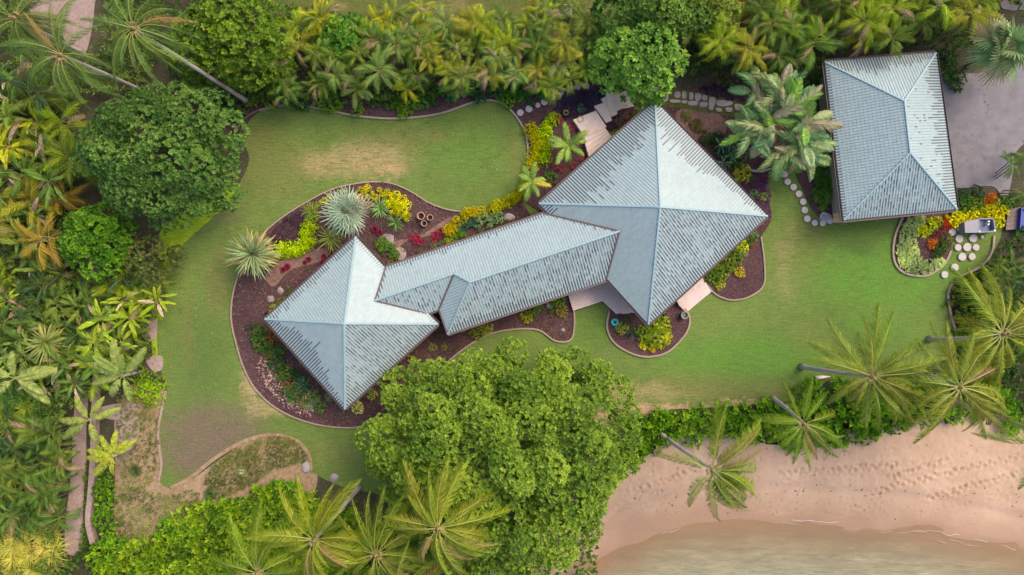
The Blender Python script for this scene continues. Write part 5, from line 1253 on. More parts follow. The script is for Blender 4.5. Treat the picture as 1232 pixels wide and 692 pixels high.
for i, (x, y, r) in enumerate([(468, 238, 6), (476, 236, 6), (484, 240, 6), (488, 247, 6), (472, 245, 6), (480, 248, 6), (466, 246, 5), (475, 253, 6), (484, 256, 6), (488, 261, 5)]):
    shrub(f'yellow mounded shrub, {ordinal(i)} from the top of the mass beside the terracotta pots', x, y, r * 1.2, .6, YEL, 'ball', 'mound_shrub', 'yellow mass beside the pots')
strip([(538, 279), (545, 274), (552, 264), (560, 257), (572, 256), (585, 254)], 8, .7, (.40, .36, .008), 'ball', 'golden green hedge shrub', 'the hedge under the edging', 'golden hedge by the link wing', step=.75)
strip([(592, 251), (604, 246), (616, 240), (626, 232), (632, 222), (636, 210)], 8, .7, (.36, .36, .01), 'ball', 'golden lime hedge shrub', 'the curved lawn hedge', 'golden hedge along the curved lawn', step=.75)
strip([(640, 200), (644, 188), (646, 175), (642, 163), (638, 150)], 9, .8, (.40, .38, .01), 'fine', 'lime yellow hedge shrub', 'the outer lime hedge', 'lime hedge below the pavers', 'the lower end', step=.72)
strip([(654, 192), (657, 178), (655, 164), (659, 152), (666, 138)], 9.5, .9, LIME, 'fine', 'lime yellow hedge shrub', 'the inner lime hedge', 'lime hedge below the pavers', 'the lower end', step=.72)
# leafy plants, one row of labels each
MIX = [
 (556, 268, 9, TEALG, 'broad', 'blue green leafy plant behind the golden hedge'), (568, 264, 8, TEALG, 'broad', 'blue green leafy plant, middle of the row by the link eave'), (583, 267, 11, (.16, .25, .09), 'mid', 'pale speckled shrub by the link wing eave'), (597, 262, 8, (.18, .27, .10), 'mid', 'pale speckled shrub beside the grey rock'),
 (551, 283, 8, BGR, 'broad', 'bright green plant at the link eave below the golden hedge'), (541, 290, 5, (.3, .34, .04), 'mid', 'small yellow green plant below the golden hedge'), (460, 293, 8, BGR, 'mid', 'bright green shrub against the large pinkish rock'), (468, 301, 8, (.10, .19, .03), 'mid', 'bright green shrub at the valley corner'), (475, 307, 6, BGR, 'mid', 'small bright green shrub under the link eave'),
 (437, 292, 4, (.15, .17, .06), 'fine', 'tiny grey green plant at the pavilion tip'), (448, 306, 4, (.14, .15, .05), 'fine', 'tiny olive plant below the pavilion tip'), (469, 317, 4, (.22, .20, .05), 'fine', 'tiny gold plant in the valley corner'), (505, 303, 4, (.17, .18, .06), 'fine', 'tiny olive plant at the link eave'), (522, 297, 5, (.15, .17, .06), 'fine', 'low grey green plant at the link eave'), (531, 294, 5, (.15, .17, .06), 'fine', 'low sage plant near the golden hedge end'),
 (318, 395, 9, MGR, 'mid', 'green shrub nearest the outer corner of the small pavilion'), (323, 408, 9, GRN, 'mid', 'green shrub, second along the outer eave'), (333, 402, 7, (.22, .10, .03), 'mid', 'rust coloured shrub under the outer eave'), (338, 418, 9, MGR, 'mid', 'green shrub, third along the outer eave'), (342, 432, 9, DGR, 'mid', 'dark green shrub under the outer eave'),
 (350, 444, 9, GRN, 'mid', 'green shrub, fourth along the outer eave'), (356, 456, 7, (.2, .1, .04), 'mid', 'brownish shrub along the outer eave'), (362, 448, 8, DGR, 'mid', 'dark shrub close under the outer eave'), (364, 466, 9, MGR, 'mid', 'green shrub, fifth along the outer eave'), (372, 458, 8, (.05, .11, .05), 'mid', 'bluish green shrub close under the outer eave'), (384, 474, 9, (.15, .2, .05), 'mid', 'pale green shrub, last along the outer eave'), (352, 480, 7, (.16, .17, .05), 'fine', 'low olive plant in the pinkish rubble'), (396, 478, 6, (.22, .25, .12), 'fine', 'pale sage plant by the bottom corner of the small pavilion'),
 (330, 388, 6, BGR, 'mid', 'bright green plant by the dark pot'), (331, 371, 6, (.3, .32, .03), 'mid', 'yellow green plant above the dark pot'), (338, 364, 6, (.22, .24, .04), 'fine', 'yellowish plant between the two pinkish rocks'), (348, 352, 5, GRN, 'fine', 'small green plant above the two pinkish rocks'),
 (520, 417, 5.5, (.30, .30, .09), 'fine', 'pale yellow green clump under the dark gap, larger of two'), (535, 418, 4.5, (.30, .29, .09), 'fine', 'pale yellow green clump under the dark gap, smaller of two'), (495, 433, 5, (.40, .38, .06), 'mid', 'pale yellow star shaped plant in the lower bed'), (471, 454, 5, (.38, .36, .05), 'mid', 'yellow clump beside the brown plant in the lower bed'), (479, 448, 4, (.30, .20, .06), 'fine', 'small brown plant in the lower bed'), (447, 475, 6, (.38, .36, .08), 'mid', 'pale yellow clump near the bottom corner of the small pavilion'), (430, 491, 7, (.40, .40, .12), 'mid', 'largest pale yellow clump at the bottom corner of the small pavilion'),
 (575, 401, 8, (.16, .18, .03), 'mid', 'olive shrub under the link wing eave'), (585, 396, 7, (.25, .26, .04), 'mid', 'yellow green shrub under the link wing eave'), (557, 395, 5, (.2, .2, .1), 'fine', 'sage plant under the blue hip of the link wing'), (637, 373, 9, BGR, 'mid', 'bright green shrub in the bed by the deck'), (634, 382, 7, (.36, .34, .03), 'mid', 'yellow plant in the bed by the deck'), (645, 366, 8, (.12, .2, .03), 'mid', 'green shrub at the link eave by the deck'), (672, 362, 8, BGR, 'mid', 'bright green shrub beside the deck edge'), (676, 374, 7, (.2, .17, .03), 'mid', 'brownish green shrub beside the deck edge'), (663, 374, 4, GRN, 'fine', 'small green plant beside the pale round stone'),
 (748, 395, 7, (.34, .34, .06), 'mid', 'yellowish plant beside the teal bowl'), (760, 400, 6, (.08, .12, .07), 'mid', 'grey green plant in the middle of the half-round bed'), (754, 385, 6, (.1, .12, .03), 'fine', 'dark olive plant under the deck end'),
 (778, 402, 11, (.16, .23, .02), 'mid', 'green shrub nearest the pavilion front corner'), (790, 405, 12, (.24, .29, .03), 'mid', 'broad green shrub in the half-round bed'), (797, 390, 10, (.26, .32, .02), 'mid', 'bright green shrub against the eave in the half-round bed'), (790, 394, 9, (.2, .26, .02), 'mid', 'leafy green shrub between eave and bed'), (800, 402, 7, (.42, .40, .02), 'mid', 'yellow tipped shrub at the outer side of the half-round bed'),
 (774, 415, 5, (.46, .42, .02), 'mid', 'yellow plant, first along the rim of the half-round bed'), (785, 418, 5, (.46, .42, .02), 'mid', 'yellow plant, second along the rim of the half-round bed'), (795, 415, 5, (.46, .42, .02), 'mid', 'yellow plant, third along the rim of the half-round bed'), (802, 411, 4.5, (.46, .42, .02), 'mid', 'yellow plant, fourth along the rim of the half-round bed'),
 (858, 333, 9, (.12, .19, .02), 'mid', 'green shrub nearest the timber steps along the east eave'), (868, 326, 10, (.14, .21, .02), 'mid', 'green shrub, second along the east eave'), (876, 318, 10, (.15, .21, .025), 'mid', 'green shrub, third along the east eave'), (886, 311, 9, (.14, .2, .02), 'mid', 'green shrub, fourth along the east eave'), (893, 297, 7, (.36, .42, .02), 'mid', 'lime shrub, fifth along the east eave'), (904, 289, 6, GRN, 'mid', 'green shrub near the east corner'), (890, 327, 6, (.42, .36, .03), 'mid', 'golden plant in the narrow east bed'), (896, 306, 4, (.4, .35, .2), 'fine', 'pale plant in the narrow east bed'), (905, 294, 4, (.3, .12, .04), 'fine', 'rust plant in the narrow east bed'), (908, 284, 5, (.2, .3, .12), 'mid', 'pale speckled plant by the east corner'), (867, 342, 6, (.3, .32, .03), 'mid', 'yellow green shrub at the lower rim of the east bed'),
 (893, 209, 10, (.40, .40, .05), 'mid', 'round pale yellow shrub by the upper eave of the large pavilion'), (884, 195, 8, GRN, 'broad', 'green leafy plant by the upper eave'), (906, 234, 5, (.14, .22, .08), 'broad', 'small pale plant in the purple bed by the eave'), (917, 236, 5, (.2, .26, .06), 'broad', 'small yellow green plant in the purple bed'), (902, 215, 5, GRN, 'mid', 'small green plant beside the yellow shrub'),
 (992, 214, 13, (.09, .19, .02), 'needle', 'bright green shrub against the garage, larger'), (990, 236, 12, (.10, .21, .025), 'needle', 'bright green shrub against the garage, nearest the doorstep'), (1003, 222, 9, MGR, 'mid', 'dark green shrub tight against the garage wall'), (978, 100, 14, (.045, .10, .03), 'needle', 'dark green shrub behind the garage corner'), (960, 97, 12, DGR, 'mid', 'dark green shrub under the tall hedge'), (1141, 85, 12, (.05, .11, .02), 'mid', 'dark green shrub by the driveway corner of the garage'), (1152, 96, 11, (.05, .10, .02), 'mid', 'dark green shrub at the top of the driveway'), (1140, 70, 11, DGR, 'mid', 'dark shrub behind the driveway corner'),
 (700, 130, 5, (.12, .2, .09), 'broad', 'small sage plant by the stone landing') , (741, 162, 6, (.3, .36, .03), 'mid', 'lime plant under the north eave'), (749, 152, 5, (.2, .26, .03), 'mid', 'small green plant under the north eave'), (765, 140, 6, (.14, .2, .03), 'mid', 'green plant near the roof peak'), (664, 213, 7, (.15, .24, .04), 'mid', 'green shrub beside the stocky palm by the pavilion'), (735, 140, 3, (.16, .22, .1), 'fine', 'tiny sage plant on the step edge'),
 (826, 140, 6, OLV, 'fine', 'olive plant by the roof peak and flagstones'), (838, 150, 7, (.14, .12, .03), 'mid', 'brown green shrub by the upper eave'), (848, 165, 8, MGR, 'mid', 'green shrub by the upper eave'), (862, 168, 9, DGR, 'mid', 'dark green shrub under the paddle leaves'), (872, 180, 9, TEALG, 'broad', 'blue green plant under the paddle leaves'),
]
MIX = [(x - 9, y + 5, r + 1.5, c, k, lab) if 'outer eave' in lab or 'outer corner' in lab else (x, y, r, c, k, lab) for (x, y, r, c, k, lab) in MIX]
MIX += [(312, 404, 7, (.13, .19, .03), 'mid', 'small olive green shrub out in the mulch by the outer corner'), (325, 428, 7, (.22, .12, .03), 'mid', 'rusty shrub out in the mulch, above the rubble'), (346, 470, 8, (.1, .17, .03), 'mid', 'green shrub between rubble and outer eave'), (384, 490, 7, (.12, .18, .04), 'mid', 'green shrub below the grey rock'), (318, 418, 6, GRN, 'mid', 'small green shrub at the upper end of the rubble'), (366, 486, 7, (.18, .2, .06), 'fine', 'olive tuft beside the grey rock')]
for (x, y, r, c, k, lab) in MIX:
    shrub(lab, x, y, r * 1.12, max(.3, r / PPM * .95), c, k, 'garden_plant' if r < 7 else 'garden_shrub', cat='plant' if r < 7 else 'shrub')
for i, (x, y, r) in enumerate([(345, 321, 4.5), (340, 325, 4), (366, 316, 3.2), (371, 312, 3.8), (389, 309, 3.8), (387, 315, 3), (397, 302, 3.2), (378, 291, 3), (450, 276, 5), (456, 280, 4.5)]):
    rosette(f'dark crimson bromeliad, {ordinal(i)} of those scattered round the small pavilion tip from the left', x, y, r * 1.25, CRIM, group='dark crimson bromeliads')
for i, (x, y, r) in enumerate([(495, 285, 4), (502, 285.5, 4.4), (504, 291, 4.6), (499, 291, 3.5), (508, 290, 3), (521, 288, 4.6), (523, 281.5, 4.2), (530, 278, 4.6), (528, 285, 3.6)]):
    rosette(f'red and pink bromeliad, {ordinal(i)} of the two groups below the terracotta pots', x, y, r * 1.25, (.22, .022, .035), group='red bromeliads below the pots')
for i, (x, y, r) in enumerate([(668, 200, 5), (676, 203, 5), (690, 199, 5), (700, 190, 4), (674, 145, 5), (670, 142, 4), (688, 153, 5), (745, 146, 7), (754, 140, 6), (600, 275, 4)]):
    rosette(f'dull red bromeliad, {ordinal(i)} of those beside the stone steps and feather palms', x, y, r * 1.2, (.24, .05, .05) if i < 7 else (.20, .10, .06), group='dull red bromeliads')
rosette('tiny pale agave on the weedy mound', 290, 568, 5, (.38, .42, .2), 'agave', 'agave', 'agave')
rosette('dark spiky cycad on the tan bare ground', 163, 566, 10, (.06, .10, .03), 'cycad', 'cycad', 'cycad')
rosette('dark cycad at the top of the shrub bank', 252, 596, 9, (.05, .09, .03), 'cycad', 'cycad', 'cycad')

# paddle-leaved giants between pavilion and garage
for (x, y, z, lab, sp, n0) in ((938, 128, 4.5, 'tall paddle-leaved plant nearest the flagstones', [(118, 35, .95, 0), (100, 45, .8, 3), (75, 50, .7, 3), (140, 25, .9, 1), (60, 40, .8, 1), (20, 25, .8, 2)], 0), (945, 138, 5, 'tall paddle-leaved plant in the middle of the clump', [(85, 45, .9, 1), (65, 40, .95, 0), (45, 35, .95, 1), (25, 25, 1.0, 3), (110, 60, .6, 1), (5, 20, .8, 2)], 0), (932, 160, 4.2, 'paddle-leaved plant spreading towards the pavilion eave', [(170, 5, 1.1, 1), (155, 20, 1.0, 0), (190, 0, .9, 2), (215, -5, .9, 2), (130, 45, .8, 1), (235, 10, .7, 1)], 0), (958, 165, 4.2, 'paddle-leaved plant with browned leaves nearest the garage', [(15, 15, .9, 1), (350, 5, .9, 2), (30, 30, .8, 1), (330, 0, 1.0, 1), (310, -5, .9, 2), (60, 40, .8, 0)], 0), (936, 178, 3.4, 'paddle-leaved plant drooping over the paver row', [(290, 0, .65, 1), (270, 5, .6, 3), (250, 5, .7, 1), (315, 0, .8, 2), (335, 0, 1.0, 1), (350, 15, .9, 0)], 0), (968, 186, 3.0, 'paddle-leaved plant with a bright leaf at the dark bed', [(340, 0, .9, 0), (300, 10, .7, 1), (20, 20, .6, 1), (220, 20, .6, 2)], 0)):
    b = at(x, y, z); t = thing('paddle_plant', lab, 'plant', (b.x, b.y, 0), group='paddle-leaved plants by the garage')
    for k in range(2):
        mb = MB(); mb.tube([(.2 * k, .1, -.05), (.1 * k, 0, z * .5), (0, 0, z)], [.12, .09, .06], 7); mb.build('stem', [BARK], t, smooth=True)
    sp = sp + [(a_ + rnd.uniform(-25, 25), e_ + rnd.uniform(-30, 5), s_ * rnd.uniform(.6, .95), rnd.randrange(3)) for a_, e_, s_, v_ in sp]
    for a, e, s, v in sp:
        cc = rnd.choice([(.17, .23, .08), (.22, .27, .11), (.10, .19, .08), (.30, .27, .14), (.14, .26, .04)])
        lib_ = FEATHER if rnd.random() < .68 else PADDLE
        link('paddle_leaf', lib_[v % len(lib_)], t, (0, 0, z), (R(rnd.uniform(-35, 35)), R(-e), R(a)), s * 1.0, jit(cc))
for (x, y, z, lab) in ((912, 112, 4.0, 'pale ragged paddle plant closest to the dark ground cover by the flagstones'), (924, 142, 4.2, 'pale ragged paddle plant in the heart of the clump'), (968, 148, 4.4, 'pale ragged paddle plant pressed towards the garage roof'), (902, 158, 3.6, 'pale ragged paddle plant reaching over the brown litter'), (948, 186, 3.0, 'pale ragged paddle plant above the first paver'), (940, 112, 4.6, 'pale ragged paddle plant at the top of the clump'), (968, 172, 3.6, 'pale ragged paddle plant between clump and dark bed')):
    b = at(x, y, z); t = thing('paddle_plant', lab, 'plant', (b.x, b.y, 0), group='paddle-leaved plants by the garage')
    mb = MB(); mb.tube([(.1, .1, -.05), (.05, 0, z * .5), (0, 0, z)], [.11, .09, .06], 7); mb.build('stem', [BARKD], t, smooth=True)
    for a, e, s, v in auto_spec(10, 70, -10, .6, .9):
        cc = rnd.choice([(.18, .24, .09), (.23, .28, .12), (.12, .20, .08), (.32, .27, .15), (.15, .27, .05)]); lib_ = FEATHER if rnd.random() < .75 else PADDLE
        link('paddle_leaf', rnd.choice(lib_), t, (0, 0, z), (R(rnd.uniform(-35, 35)), R(-e), R(a)), s, jit(cc))
for i, (x, y, r) in enumerate(((868, 178, 10), (880, 175, 10), (872, 196, 9), (884, 186, 9), (896, 182, 9))):
    cane_palm(f'blue green broad-leaved plant, {ordinal(i)} of the patch beside the upper eave', x, y, r * 1.3, 1.2, (.06, .15, .08), BANANA, 8, 'blue green plants by the upper eave', 'broadleaf_plant', 'plant', canes=1, lname='banana_leaf', L0=2.1, e=(60, 10), pdead=0)
mb = MB(); mb.tube([tuple(at(897, 202, .1)), tuple(at(906, 205.5, .25)), tuple(at(917, 206, .2)), tuple(at(930, 202, .1))], [.06, .11, .12, .07], 7)
tag(mb.build('fallen_branch', [BARK], smooth=True), 'pale fallen branch arching across the purple bed', 'branch')
mb = MB(); mb.tube([tuple(at(981, 455, .1)), tuple(at(990, 454, .2)), tuple(at(999, 453, .1))], [.2, .14, .03], 6)
tag(mb.build('fallen_sheath', [STEPSTONE], smooth=True), 'pale fallen palm sheath beside the lying trunk', 'palm sheath')

# island bed crotons and hedge by the garage
CRO = [(1118, 272, 8, (.36, .42, .02), 'lime croton at the top of the island bed'), (1111, 279, 7, (.4, .42, .02), 'lime croton on the inner side of the island bed'), (1127, 268, 7, (.34, .36, .02), 'lime croton tight under the garage eave'), (1140, 269, 7, (.42, .07, .02), 'red croton in the island bed'), (1130, 279, 8, (.16, .05, .04), 'dark maroon croton in the island bed'), (1122, 293, 6, (.45, .16, .03), 'small orange croton low in the island bed'), (1132, 296, 8, GRN, 'green croton low in the island bed'), (1138, 288, 8, (.12, .14, .03), 'olive croton at the edge of the island bed'), (1128, 304, 6, MGR, 'green croton at the bottom of the island bed'),
       (1150, 263, 9, (.50, .47, .02), 'golden croton left of the grey bin'), (1158, 259, 7, (.50, .47, .02), 'golden croton behind the grey bin lid'), (1170, 257, 8, (.50, .47, .02), 'golden croton, second behind the grey bin'), (1181, 257, 7, (.50, .47, .02), 'golden croton, third behind the grey bin'), (1192, 254, 8, (.50, .47, .02), 'golden croton, fourth behind the grey bin'), (1206, 255, 8, (.50, .47, .02), 'golden croton nearest the boardwalk'), (1201, 267, 8, (.50, .47, .02), 'golden croton right of the grey bin'), (1197, 244, 6, (.40, .40, .05), 'pale gold croton near the drive end'), (1193, 240, 7, (.40, .12, .02), 'orange red croton near the drive end'),
       (1163, 245, 10, (.08, .17, .02), 'bright green shrub between garage and drive'), (1150, 247, 8, MGR, 'green shrub at the garage corner'), (1177, 244, 9, (.14, .2, .02), 'yellow green shrub beside the drive'), (1160, 236, 9, DGR, 'dark green shrub on the drive verge'), (1176, 233, 8, DGR, 'dark green shrub, second on the drive verge'), (1212, 244, 8, (.12, .2, .03), 'green shrub at the narrow end of the drive'), (1224, 240, 9, GRN, 'green shrub right of the drive end')]
for (x, y, r, c, lab) in CRO: shrub(lab, x, y, r * 1.15, max(.5, r / PPM * 1.1), c, 'mid', 'croton' if 'croton' in lab else 'garden_shrub', cat='shrub')

# beach shrubs, bank shrubs, hedges
def bank(items, place, group, kind='broad', name='beach_shrub'):
    for i, (x, y, r, h, c) in enumerate(sorted(items)):
        shrub(f'{"pale" if c[0] > .14 else "bright"} green leafy shrub, {ordinal(i)} from the left in {place}', x, y, r * 1.15, h, c, kind, name, group)
BG1, BG2 = (.10, .20, .012), (.15, .24, .02)
bank([(772, 515, 16, 1.2, BG1), (790, 505, 13, 1.1, BG1), (800, 518, 17, 1.3, BG1), (822, 508, 16, 1.2, BG2), (840, 502, 13, 1.1, BG1), (836, 520, 15, 1.2, BG1), (858, 512, 14, 1.2, BG2), (872, 500, 14, 1.1, BG1), (880, 516, 14, 1.2, BG1), (765, 535, 16, 1.1, BG1), (748, 550, 14, 1, BG1), (898, 500, 14, 1.1, BG1), (905, 518, 14, 1.1, BG1), (922, 494, 13, 1, BG1), (782, 532, 14, 1, BG1), (930, 515, 14, 1, BG1)], 'the lawn to beach bank', 'shrubs between lawn and beach')
bank([(975, 472, 15, 1.2, BG1), (982, 490, 14, 1.1, BG1), (960, 500, 13, 1, BG1), (1012, 470, 15, 1.2, BG1), (1030, 480, 15, 1.2, BG1), (1020, 500, 16, 1.2, BG1), (1045, 500, 15, 1.2, BG1), (1060, 480, 15, 1.2, BG1), (1062, 505, 14, 1.1, BG1), (1000, 510, 14, 1, BG1), (1078, 490, 14, 1.1, BG1), (1095, 470, 14, 1, BG1), (1085, 505, 11, .8, BG1), (1045, 520, 13, .9, BG1), (1100, 490, 13, 1, BG1), (980, 520, 15, 1, BG1), (1128, 490, 12, .9, BG1), (1150, 495, 13, .9, BG1), (1180, 490, 14, 1, BG1), (1205, 485, 15, 1, BG1), (1225, 500, 14, 1, BG1), (1215, 512, 12, .8, BG1), (1120, 465, 14, 1, BG1), (1150, 470, 14, 1, BG1), (1180, 465, 14, 1, BG1), (955, 530, 13, .9, BG1), (1008, 528, 11, .9, BG1), (940, 500, 12, 1, BG1)], 'the shrubs under beach palms', 'shrubs under the beach palms')
bank([(1160, 352, 13, 1.1, (.12, .16, .02)), (1175, 342, 13, 1.2, (.10, .15, .02)), (1158, 372, 13, 1.1, (.12, .17, .02)), (1165, 390, 13, 1.1, (.13, .17, .02)), (1178, 362, 13, 1.2, DGR), (1182, 380, 14, 1.1, (.10, .15, .02)), (1160, 408, 12, 1, (.10, .16, .02)), (1180, 402, 13, 1, MGR), (1195, 332, 12, 1.1, MGR), (1200, 390, 13, 1, DGR), (1215, 368, 14, 1.2, DGR), (1200, 358, 12, 1.2, DGR), (1225, 420, 15, 1.2, MGR), (1200, 425, 15, 1.2, MGR), (1170, 428, 13, 1, MGR), (1222, 446, 14, 1, MGR), (1190, 448, 14, 1, MGR)], 'the right end hedge', 'shrubs at the right end of the lawn', 'mid', 'hedge_shrub')
BK = []
for y in range(592, 720, 17):
    for x in range(128, 440, 19):
        lim = np.interp(x, [128, 170, 200, 250, 300, 330, 380, 440], [648, 660, 636, 606, 598, 575, 600, 640])
        if y > lim: BK.append((x + rr_.uniform(-5, 5), y + rr_.uniform(-5, 5), rr_.uniform(12, 16), rr_.uniform(.9, 1.5), rr_.choice([(.14, .23, .015), (.17, .25, .02), (.11, .2, .015)])))
k = math.ceil(len(BK) / 5); BK.sort(key=lambda q: q[1])
for r, nm in enumerate(('top', 'second', 'third', 'fourth', 'bottom')): bank(BK[r * k:(r + 1) * k], f'the {nm} row of the shrub bank', 'shrubs of the lower bank', 'broad', 'bank_shrub')
bank([(122, 590, 11, 1, BG1), (127, 608, 12, 1, BG1), (124, 626, 11, 1, BG1), (132, 640, 11, .9, BG1), (128, 576, 9, .8, BG1)], 'the row by the narrow tan wall', 'shrubs by the narrow wall', 'mid', 'wall_shrub')
bank([(350, 118, 12, .9, (.06, .12, .02)), (395, 120, 13, .9, (.08, .17, .015)), (405, 112, 11, .9, (.07, .15, .015)), (430, 134, 7, .6, BG2), (470, 122, 10, .8, (.09, .2, .015)), (490, 130, 9, .7, (.1, .21, .015)), (505, 118, 12, .9, (.07, .15, .02)), (520, 112, 11, .9, (.06, .14, .02)), (485, 138, 6, .5, (.12, .23, .02)), (610, 118, 10, .8, (.11, .22, .015)), (625, 110, 10, .8, (.08, .19, .02)), (640, 112, 11, .9, (.06, .15, .03)), (655, 105, 11, .9, (.05, .14, .03)), (672, 100, 10, .9, (.06, .15, .04)), (600, 108, 10, .8, (.05, .12, .04)), (560, 104, 12, .9, (.035, .09, .04)), (580, 110, 11, .9, (.035, .09, .04)), (540, 108, 11, .9, (.04, .1, .04)), (325, 118, 11, .8, (.16, .2, .02)), (312, 112, 9, .8, (.05, .1, .03)), (365, 122, 9, .7, (.05, .1, .03)), (450, 118, 10, .8, (.06, .13, .02)), (285, 130, 12, .9, MGR), (262, 140, 12, .9, (.08, .15, .02)), (300, 118, 10, .8, (.2, .22, .03))], 'the front of the top hedge', 'shrubs at the front of the palm hedge', 'mid', 'hedge_shrub')
bank([(172, 468, 14, .5, (.16, .27, .01)), (185, 462, 12, .5, (.17, .28, .01)), (183, 478, 13, .5, (.17, .28, .01)), (168, 452, 10, .5, (.16, .26, .01)), (175, 420, 10, .6, (.12, .19, .02)), (180, 375, 9, .6, (.15, .22, .02)), (168, 400, 10, .7, (.10, .17, .02)), (170, 350, 10, .8, (.16, .2, .02)), (188, 332, 10, .5, (.18, .26, .01)), (178, 340, 9, .6, (.15, .2, .02))], 'the low lime cover', 'low shrubs at the lawn edge', 'fine', 'low_shrub')

# uncountable ground cover
carpet('undergrowth', [(270, -60), (330, -10), (345, 10), (440, 25), (560, 40), (640, 60), (720, 60), (730, 92), (640, 106), (600, 116), (520, 122), (430, 128), (300, 130), (250, 120), (200, 60)], 9, (.07, .13, .025), 'dark green undergrowth beneath the palm hedge', 'undergrowth', 6, .34, .15, .1, 1.0, mound=.8)
carpet('undergrowth', [(835, -60), (1260, -60), (1260, 30), (1195, 20), (1180, 60), (1130, 88), (1120, 62), (990, 70), (985, 100), (900, 110), (830, 100), (815, 60)], 9, (.065, .115, .025), 'dark green undergrowth beneath the tall hedge', 'undergrowth', 6, .34, .15, .1, 1.2, mound=1.0)
carpet('undergrowth', [(-60, -60), (20, -40), (60, 70), (110, 80), (140, 20), (130, -40), (215, -40), (200, 60), (170, 110), (110, 120), (90, 150), (100, 250), (90, 300), (100, 330), (180, 330), (180, 440), (110, 480), (80, 520), (78, 640), (100, 720), (-60, 740)], 12, (.09, .135, .025), 'dark undergrowth filling the western thicket', 'undergrowth', 6, .40, .12, .1, 1.0, mound=1.1)
carpet('undergrowth', [(1150, 345), (1180, 325), (1200, 290), (1260, 280), (1300, 520), (1220, 510), (1160, 500), (1000, 535), (930, 525), (780, 525), (750, 545), (770, 505), (940, 490), (1000, 465), (1070, 468), (1140, 435)], 9, (.05, .10, .015), 'green undergrowth beneath the beach palms', 'undergrowth', 6, .3, .15, .05, .5, mound=.5)
carpet('undergrowth', [(100, 660), (170, 680), (250, 612), (330, 590), (420, 600), (560, 620), (700, 610), (650, 740), (60, 740)], 9, (.07, .13, .018), 'green undergrowth beneath the bottom palms', 'undergrowth', 6, .3, .15, .05, .6, mound=.5)
carpet('purple_groundcover', [(676, 118), (690, 110), (722, 107), (728, 113), (714, 125), (714, 130), (688, 142), (676, 140), (668, 128)], 60, (.075, .055, .095), 'dark purple grassy ground cover beside the stone steps', k=7, L=.24, W=.04)
carpet('purple_groundcover', [(728, 148), (742, 140), (752, 150), (738, 165), (730, 158)], 45, (.07, .05, .085), 'dark purple grassy ground cover under the north eave', k=7, L=.22, W=.04)
carpet('purple_groundcover', [(322, 284), (336, 270), (352, 258), (366, 252), (368, 265), (362, 276), (354, 288), (345, 294), (320, 296)], 40, (.085, .045, .06), 'dark purple ground cover behind the lime strip', k=6, L=.2, W=.05)
carpet('purple_groundcover', [(838, 108), (880, 100), (900, 112), (904, 124), (884, 122), (862, 118)], 45, (.085, .05, .08), 'dark purple ground cover beside the flagstones', k=6, L=.22, W=.06)
carpet('purple_groundcover', [(892, 222), (905, 212), (922, 215), (926, 245), (925, 262), (912, 250)], 40, (.14, .05, .11), 'purple pink ground cover at the upper east eave', k=6, L=.2, W=.05)
carpet('purple_groundcover', [(470, 248), (490, 262), (510, 283), (525, 290), (500, 276), (488, 268)], 30, (.05, .045, .06), 'dark slate ground cover behind the terracotta pots', k=6, L=.16, W=.04)
carpet('sage_groundcover', [(1092, 262), (1080, 285), (1077, 308), (1083, 322), (1097, 329), (1116, 328), (1134, 316), (1130, 310), (1112, 314), (1103, 300), (1102, 285), (1112, 262)], 75, (.36, .42, .18), 'grey green ground cover in the island bed', k=7, L=.2, W=.08)
xy = scatter(ground_px(smooth_curve([(310, 440), (325, 428), (345, 450), (372, 472), (376, 498), (350, 492), (325, 470)], True, 4)), 60); n = len(xy)
a = rng.uniform(0, 6.28, n); l = rng.uniform(.08, .26, n)
v, f = leaf_quads(np.column_stack([xy, np.full(n, .13) + rng.uniform(0, .06, n)]), unit(np.column_stack([np.cos(a), np.sin(a), rng.normal(0, .25, n)])), np.tile([0, 0, 1.], (n, 1)), l, l * .7, .2)
tag(link('rubble', mesh('rubble', v, f, stuff_mat('pink_rubble', [(0, (.14, .07, .06)), (.5, (.30, .18, .14)), (1, (.46, .32, .26))]), tint=np.repeat(rng.uniform(0, 1, n), 4))), 'pinkish broken rubble on the far curve of the main bed', 'rubble', kind='stuff')
carpet('flower_carpet', [(520, 300), (560, 283), (620, 262), (640, 262), (600, 277), (540, 297)], 20, (.14, .12, .05), 'mixed low plants along the link wing eave', k=6, L=.17, W=.06)
carpet('weeds', [(255, 560), (300, 533), (345, 525), (366, 540), (368, 555), (330, 565), (300, 585), (250, 600)], 75, (.13, .165, .03), 'weedy grass on the tan mound', 'weeds', 5, .16, .04, .01, .05)
carpet('weeds', [(140, 585), (200, 595), (240, 590), (230, 640), (170, 665), (145, 640)], 32, (.16, .2, .05), 'thin weeds on the tan bare ground below the sapling', 'weeds', 6, .17, .06, .01, .08)
carpet('weeds', [(145, 470), (188, 490), (188, 570), (160, 590), (145, 560)], 26, (.17, .19, .05), 'thin weeds on the tan strip beside the lawn', 'weeds', 6, .17, .06, .01, .08)
carpet('lane_grass', [(104, 560), (112, 560), (112, 600), (116, 650), (100, 665), (99, 640), (103, 600)], 30, (.09, .15, .02), 'green strip of grass between lane and wall', 'grass', 6, .25, .06, .02, .15)
carpet('moss_tufts', [(786, 107), (800, 106), (840, 113), (880, 121), (900, 125), (900, 139), (880, 139), (840, 133), (800, 127), (786, 121)], 10, (.12, .16, .03), 'green tufts between the flagstones', 'moss', 5, .12, .04, .0, .03)
LITTER = [((x * PPM + 616), (346 - y * PPM)) for x, y in B_MAIN]
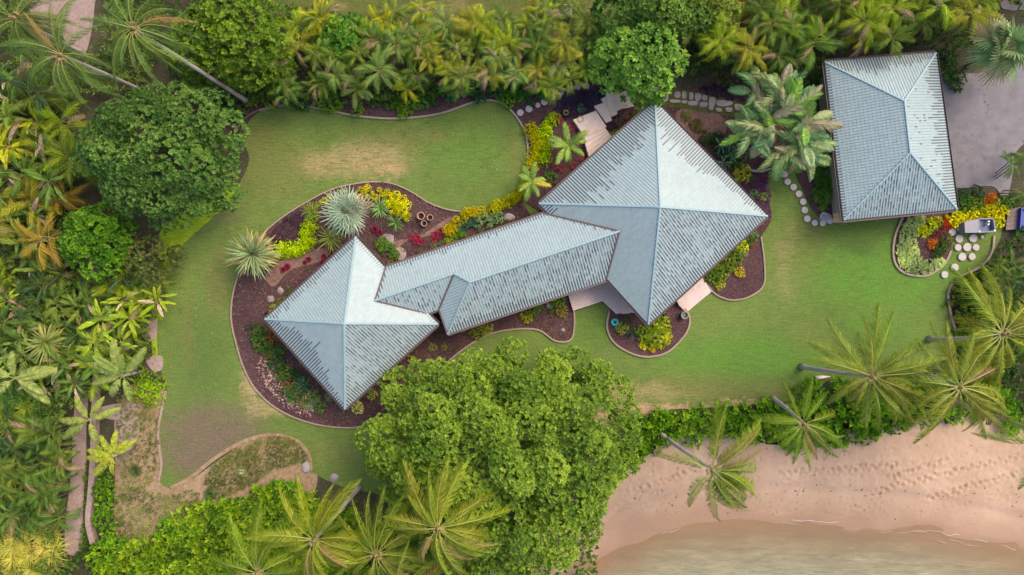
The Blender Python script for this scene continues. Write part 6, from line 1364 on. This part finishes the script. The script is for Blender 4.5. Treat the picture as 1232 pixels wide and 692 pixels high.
carpet('leaf_litter', LITTER, 5, (.20, .13, .07), 'brown leaf litter strewn over the house garden beds', 'leaf litter', 2, .13, .07, .0, .03, 55, 90, smooth=False)
carpet('low_plants', LITTER, .9, (.13, .14, .05), 'tiny sprigs dotted over the main bed', 'sprigs', 7, .2, .06, .0, .06, smooth=False)
carpet('lawn_weeds', [(200, 300), (190, 560), (280, 525), (420, 560), (275, 440), (275, 330), (320, 270), (440, 215), (620, 200), (620, 150), (330, 140), (290, 230)], 1.3, (.15, .21, .05), 'small weeds and tufts in the lawn', 'weeds', 6, .11, .03, -.08, -.06)
carpet('fallen_leaves', LAWN_PX if False else [(430, 150), (620, 150), (620, 215), (520, 235), (440, 215), (300, 300), (215, 330), (200, 470), (260, 500), (330, 500), (290, 460), (270, 380), (300, 290), (400, 222), (350, 160)], .35, (.34, .25, .12), 'sparse fallen leaves on the lawn', 'leaf litter', 1, .14, .07, .01, .03, 60, 88)
wr = scatter(ground_px([(760, 590), (900, 588), (1000, 588), (1240, 592), (1240, 604), (1000, 596), (900, 596), (760, 600)]), 2.2)
wr = np.vstack([wr, scatter(ground_px([(770, 545), (1240, 520), (1240, 640), (770, 615)]), .35)]); n = len(wr)
zz = terrain(wr[:, 0], wr[:, 1]) + .07; a = rng.uniform(0, 6.28, n); l = rng.uniform(.06, .28, n)
v, f = leaf_quads(np.column_stack([wr, zz]), unit(np.column_stack([np.cos(a), np.sin(a), rng.normal(0, .2, n)])), np.tile([0, 0, 1.], (n, 1)), l, l * .4, .2)
tag(link('beach_debris', mesh('beach_debris', v, f, stuff_mat('dry_weed', [(0, (.06, .04, .025)), (.6, (.17, .11, .07)), (1, (.3, .2, .13))]), tint=np.repeat(rng.uniform(0, 1, n), 4))), 'bits of dry seaweed and leaves along the beach', 'debris', kind='stuff')
carpet('drive_litter', [(1136, 100), (1220, 90), (1222, 180), (1205, 230), (1150, 222)], 2.2, (.16, .11, .07), 'fallen leaves strewn over the driveway', 'leaf litter', 1, .13, .06, -.0, .02, 60, 90)
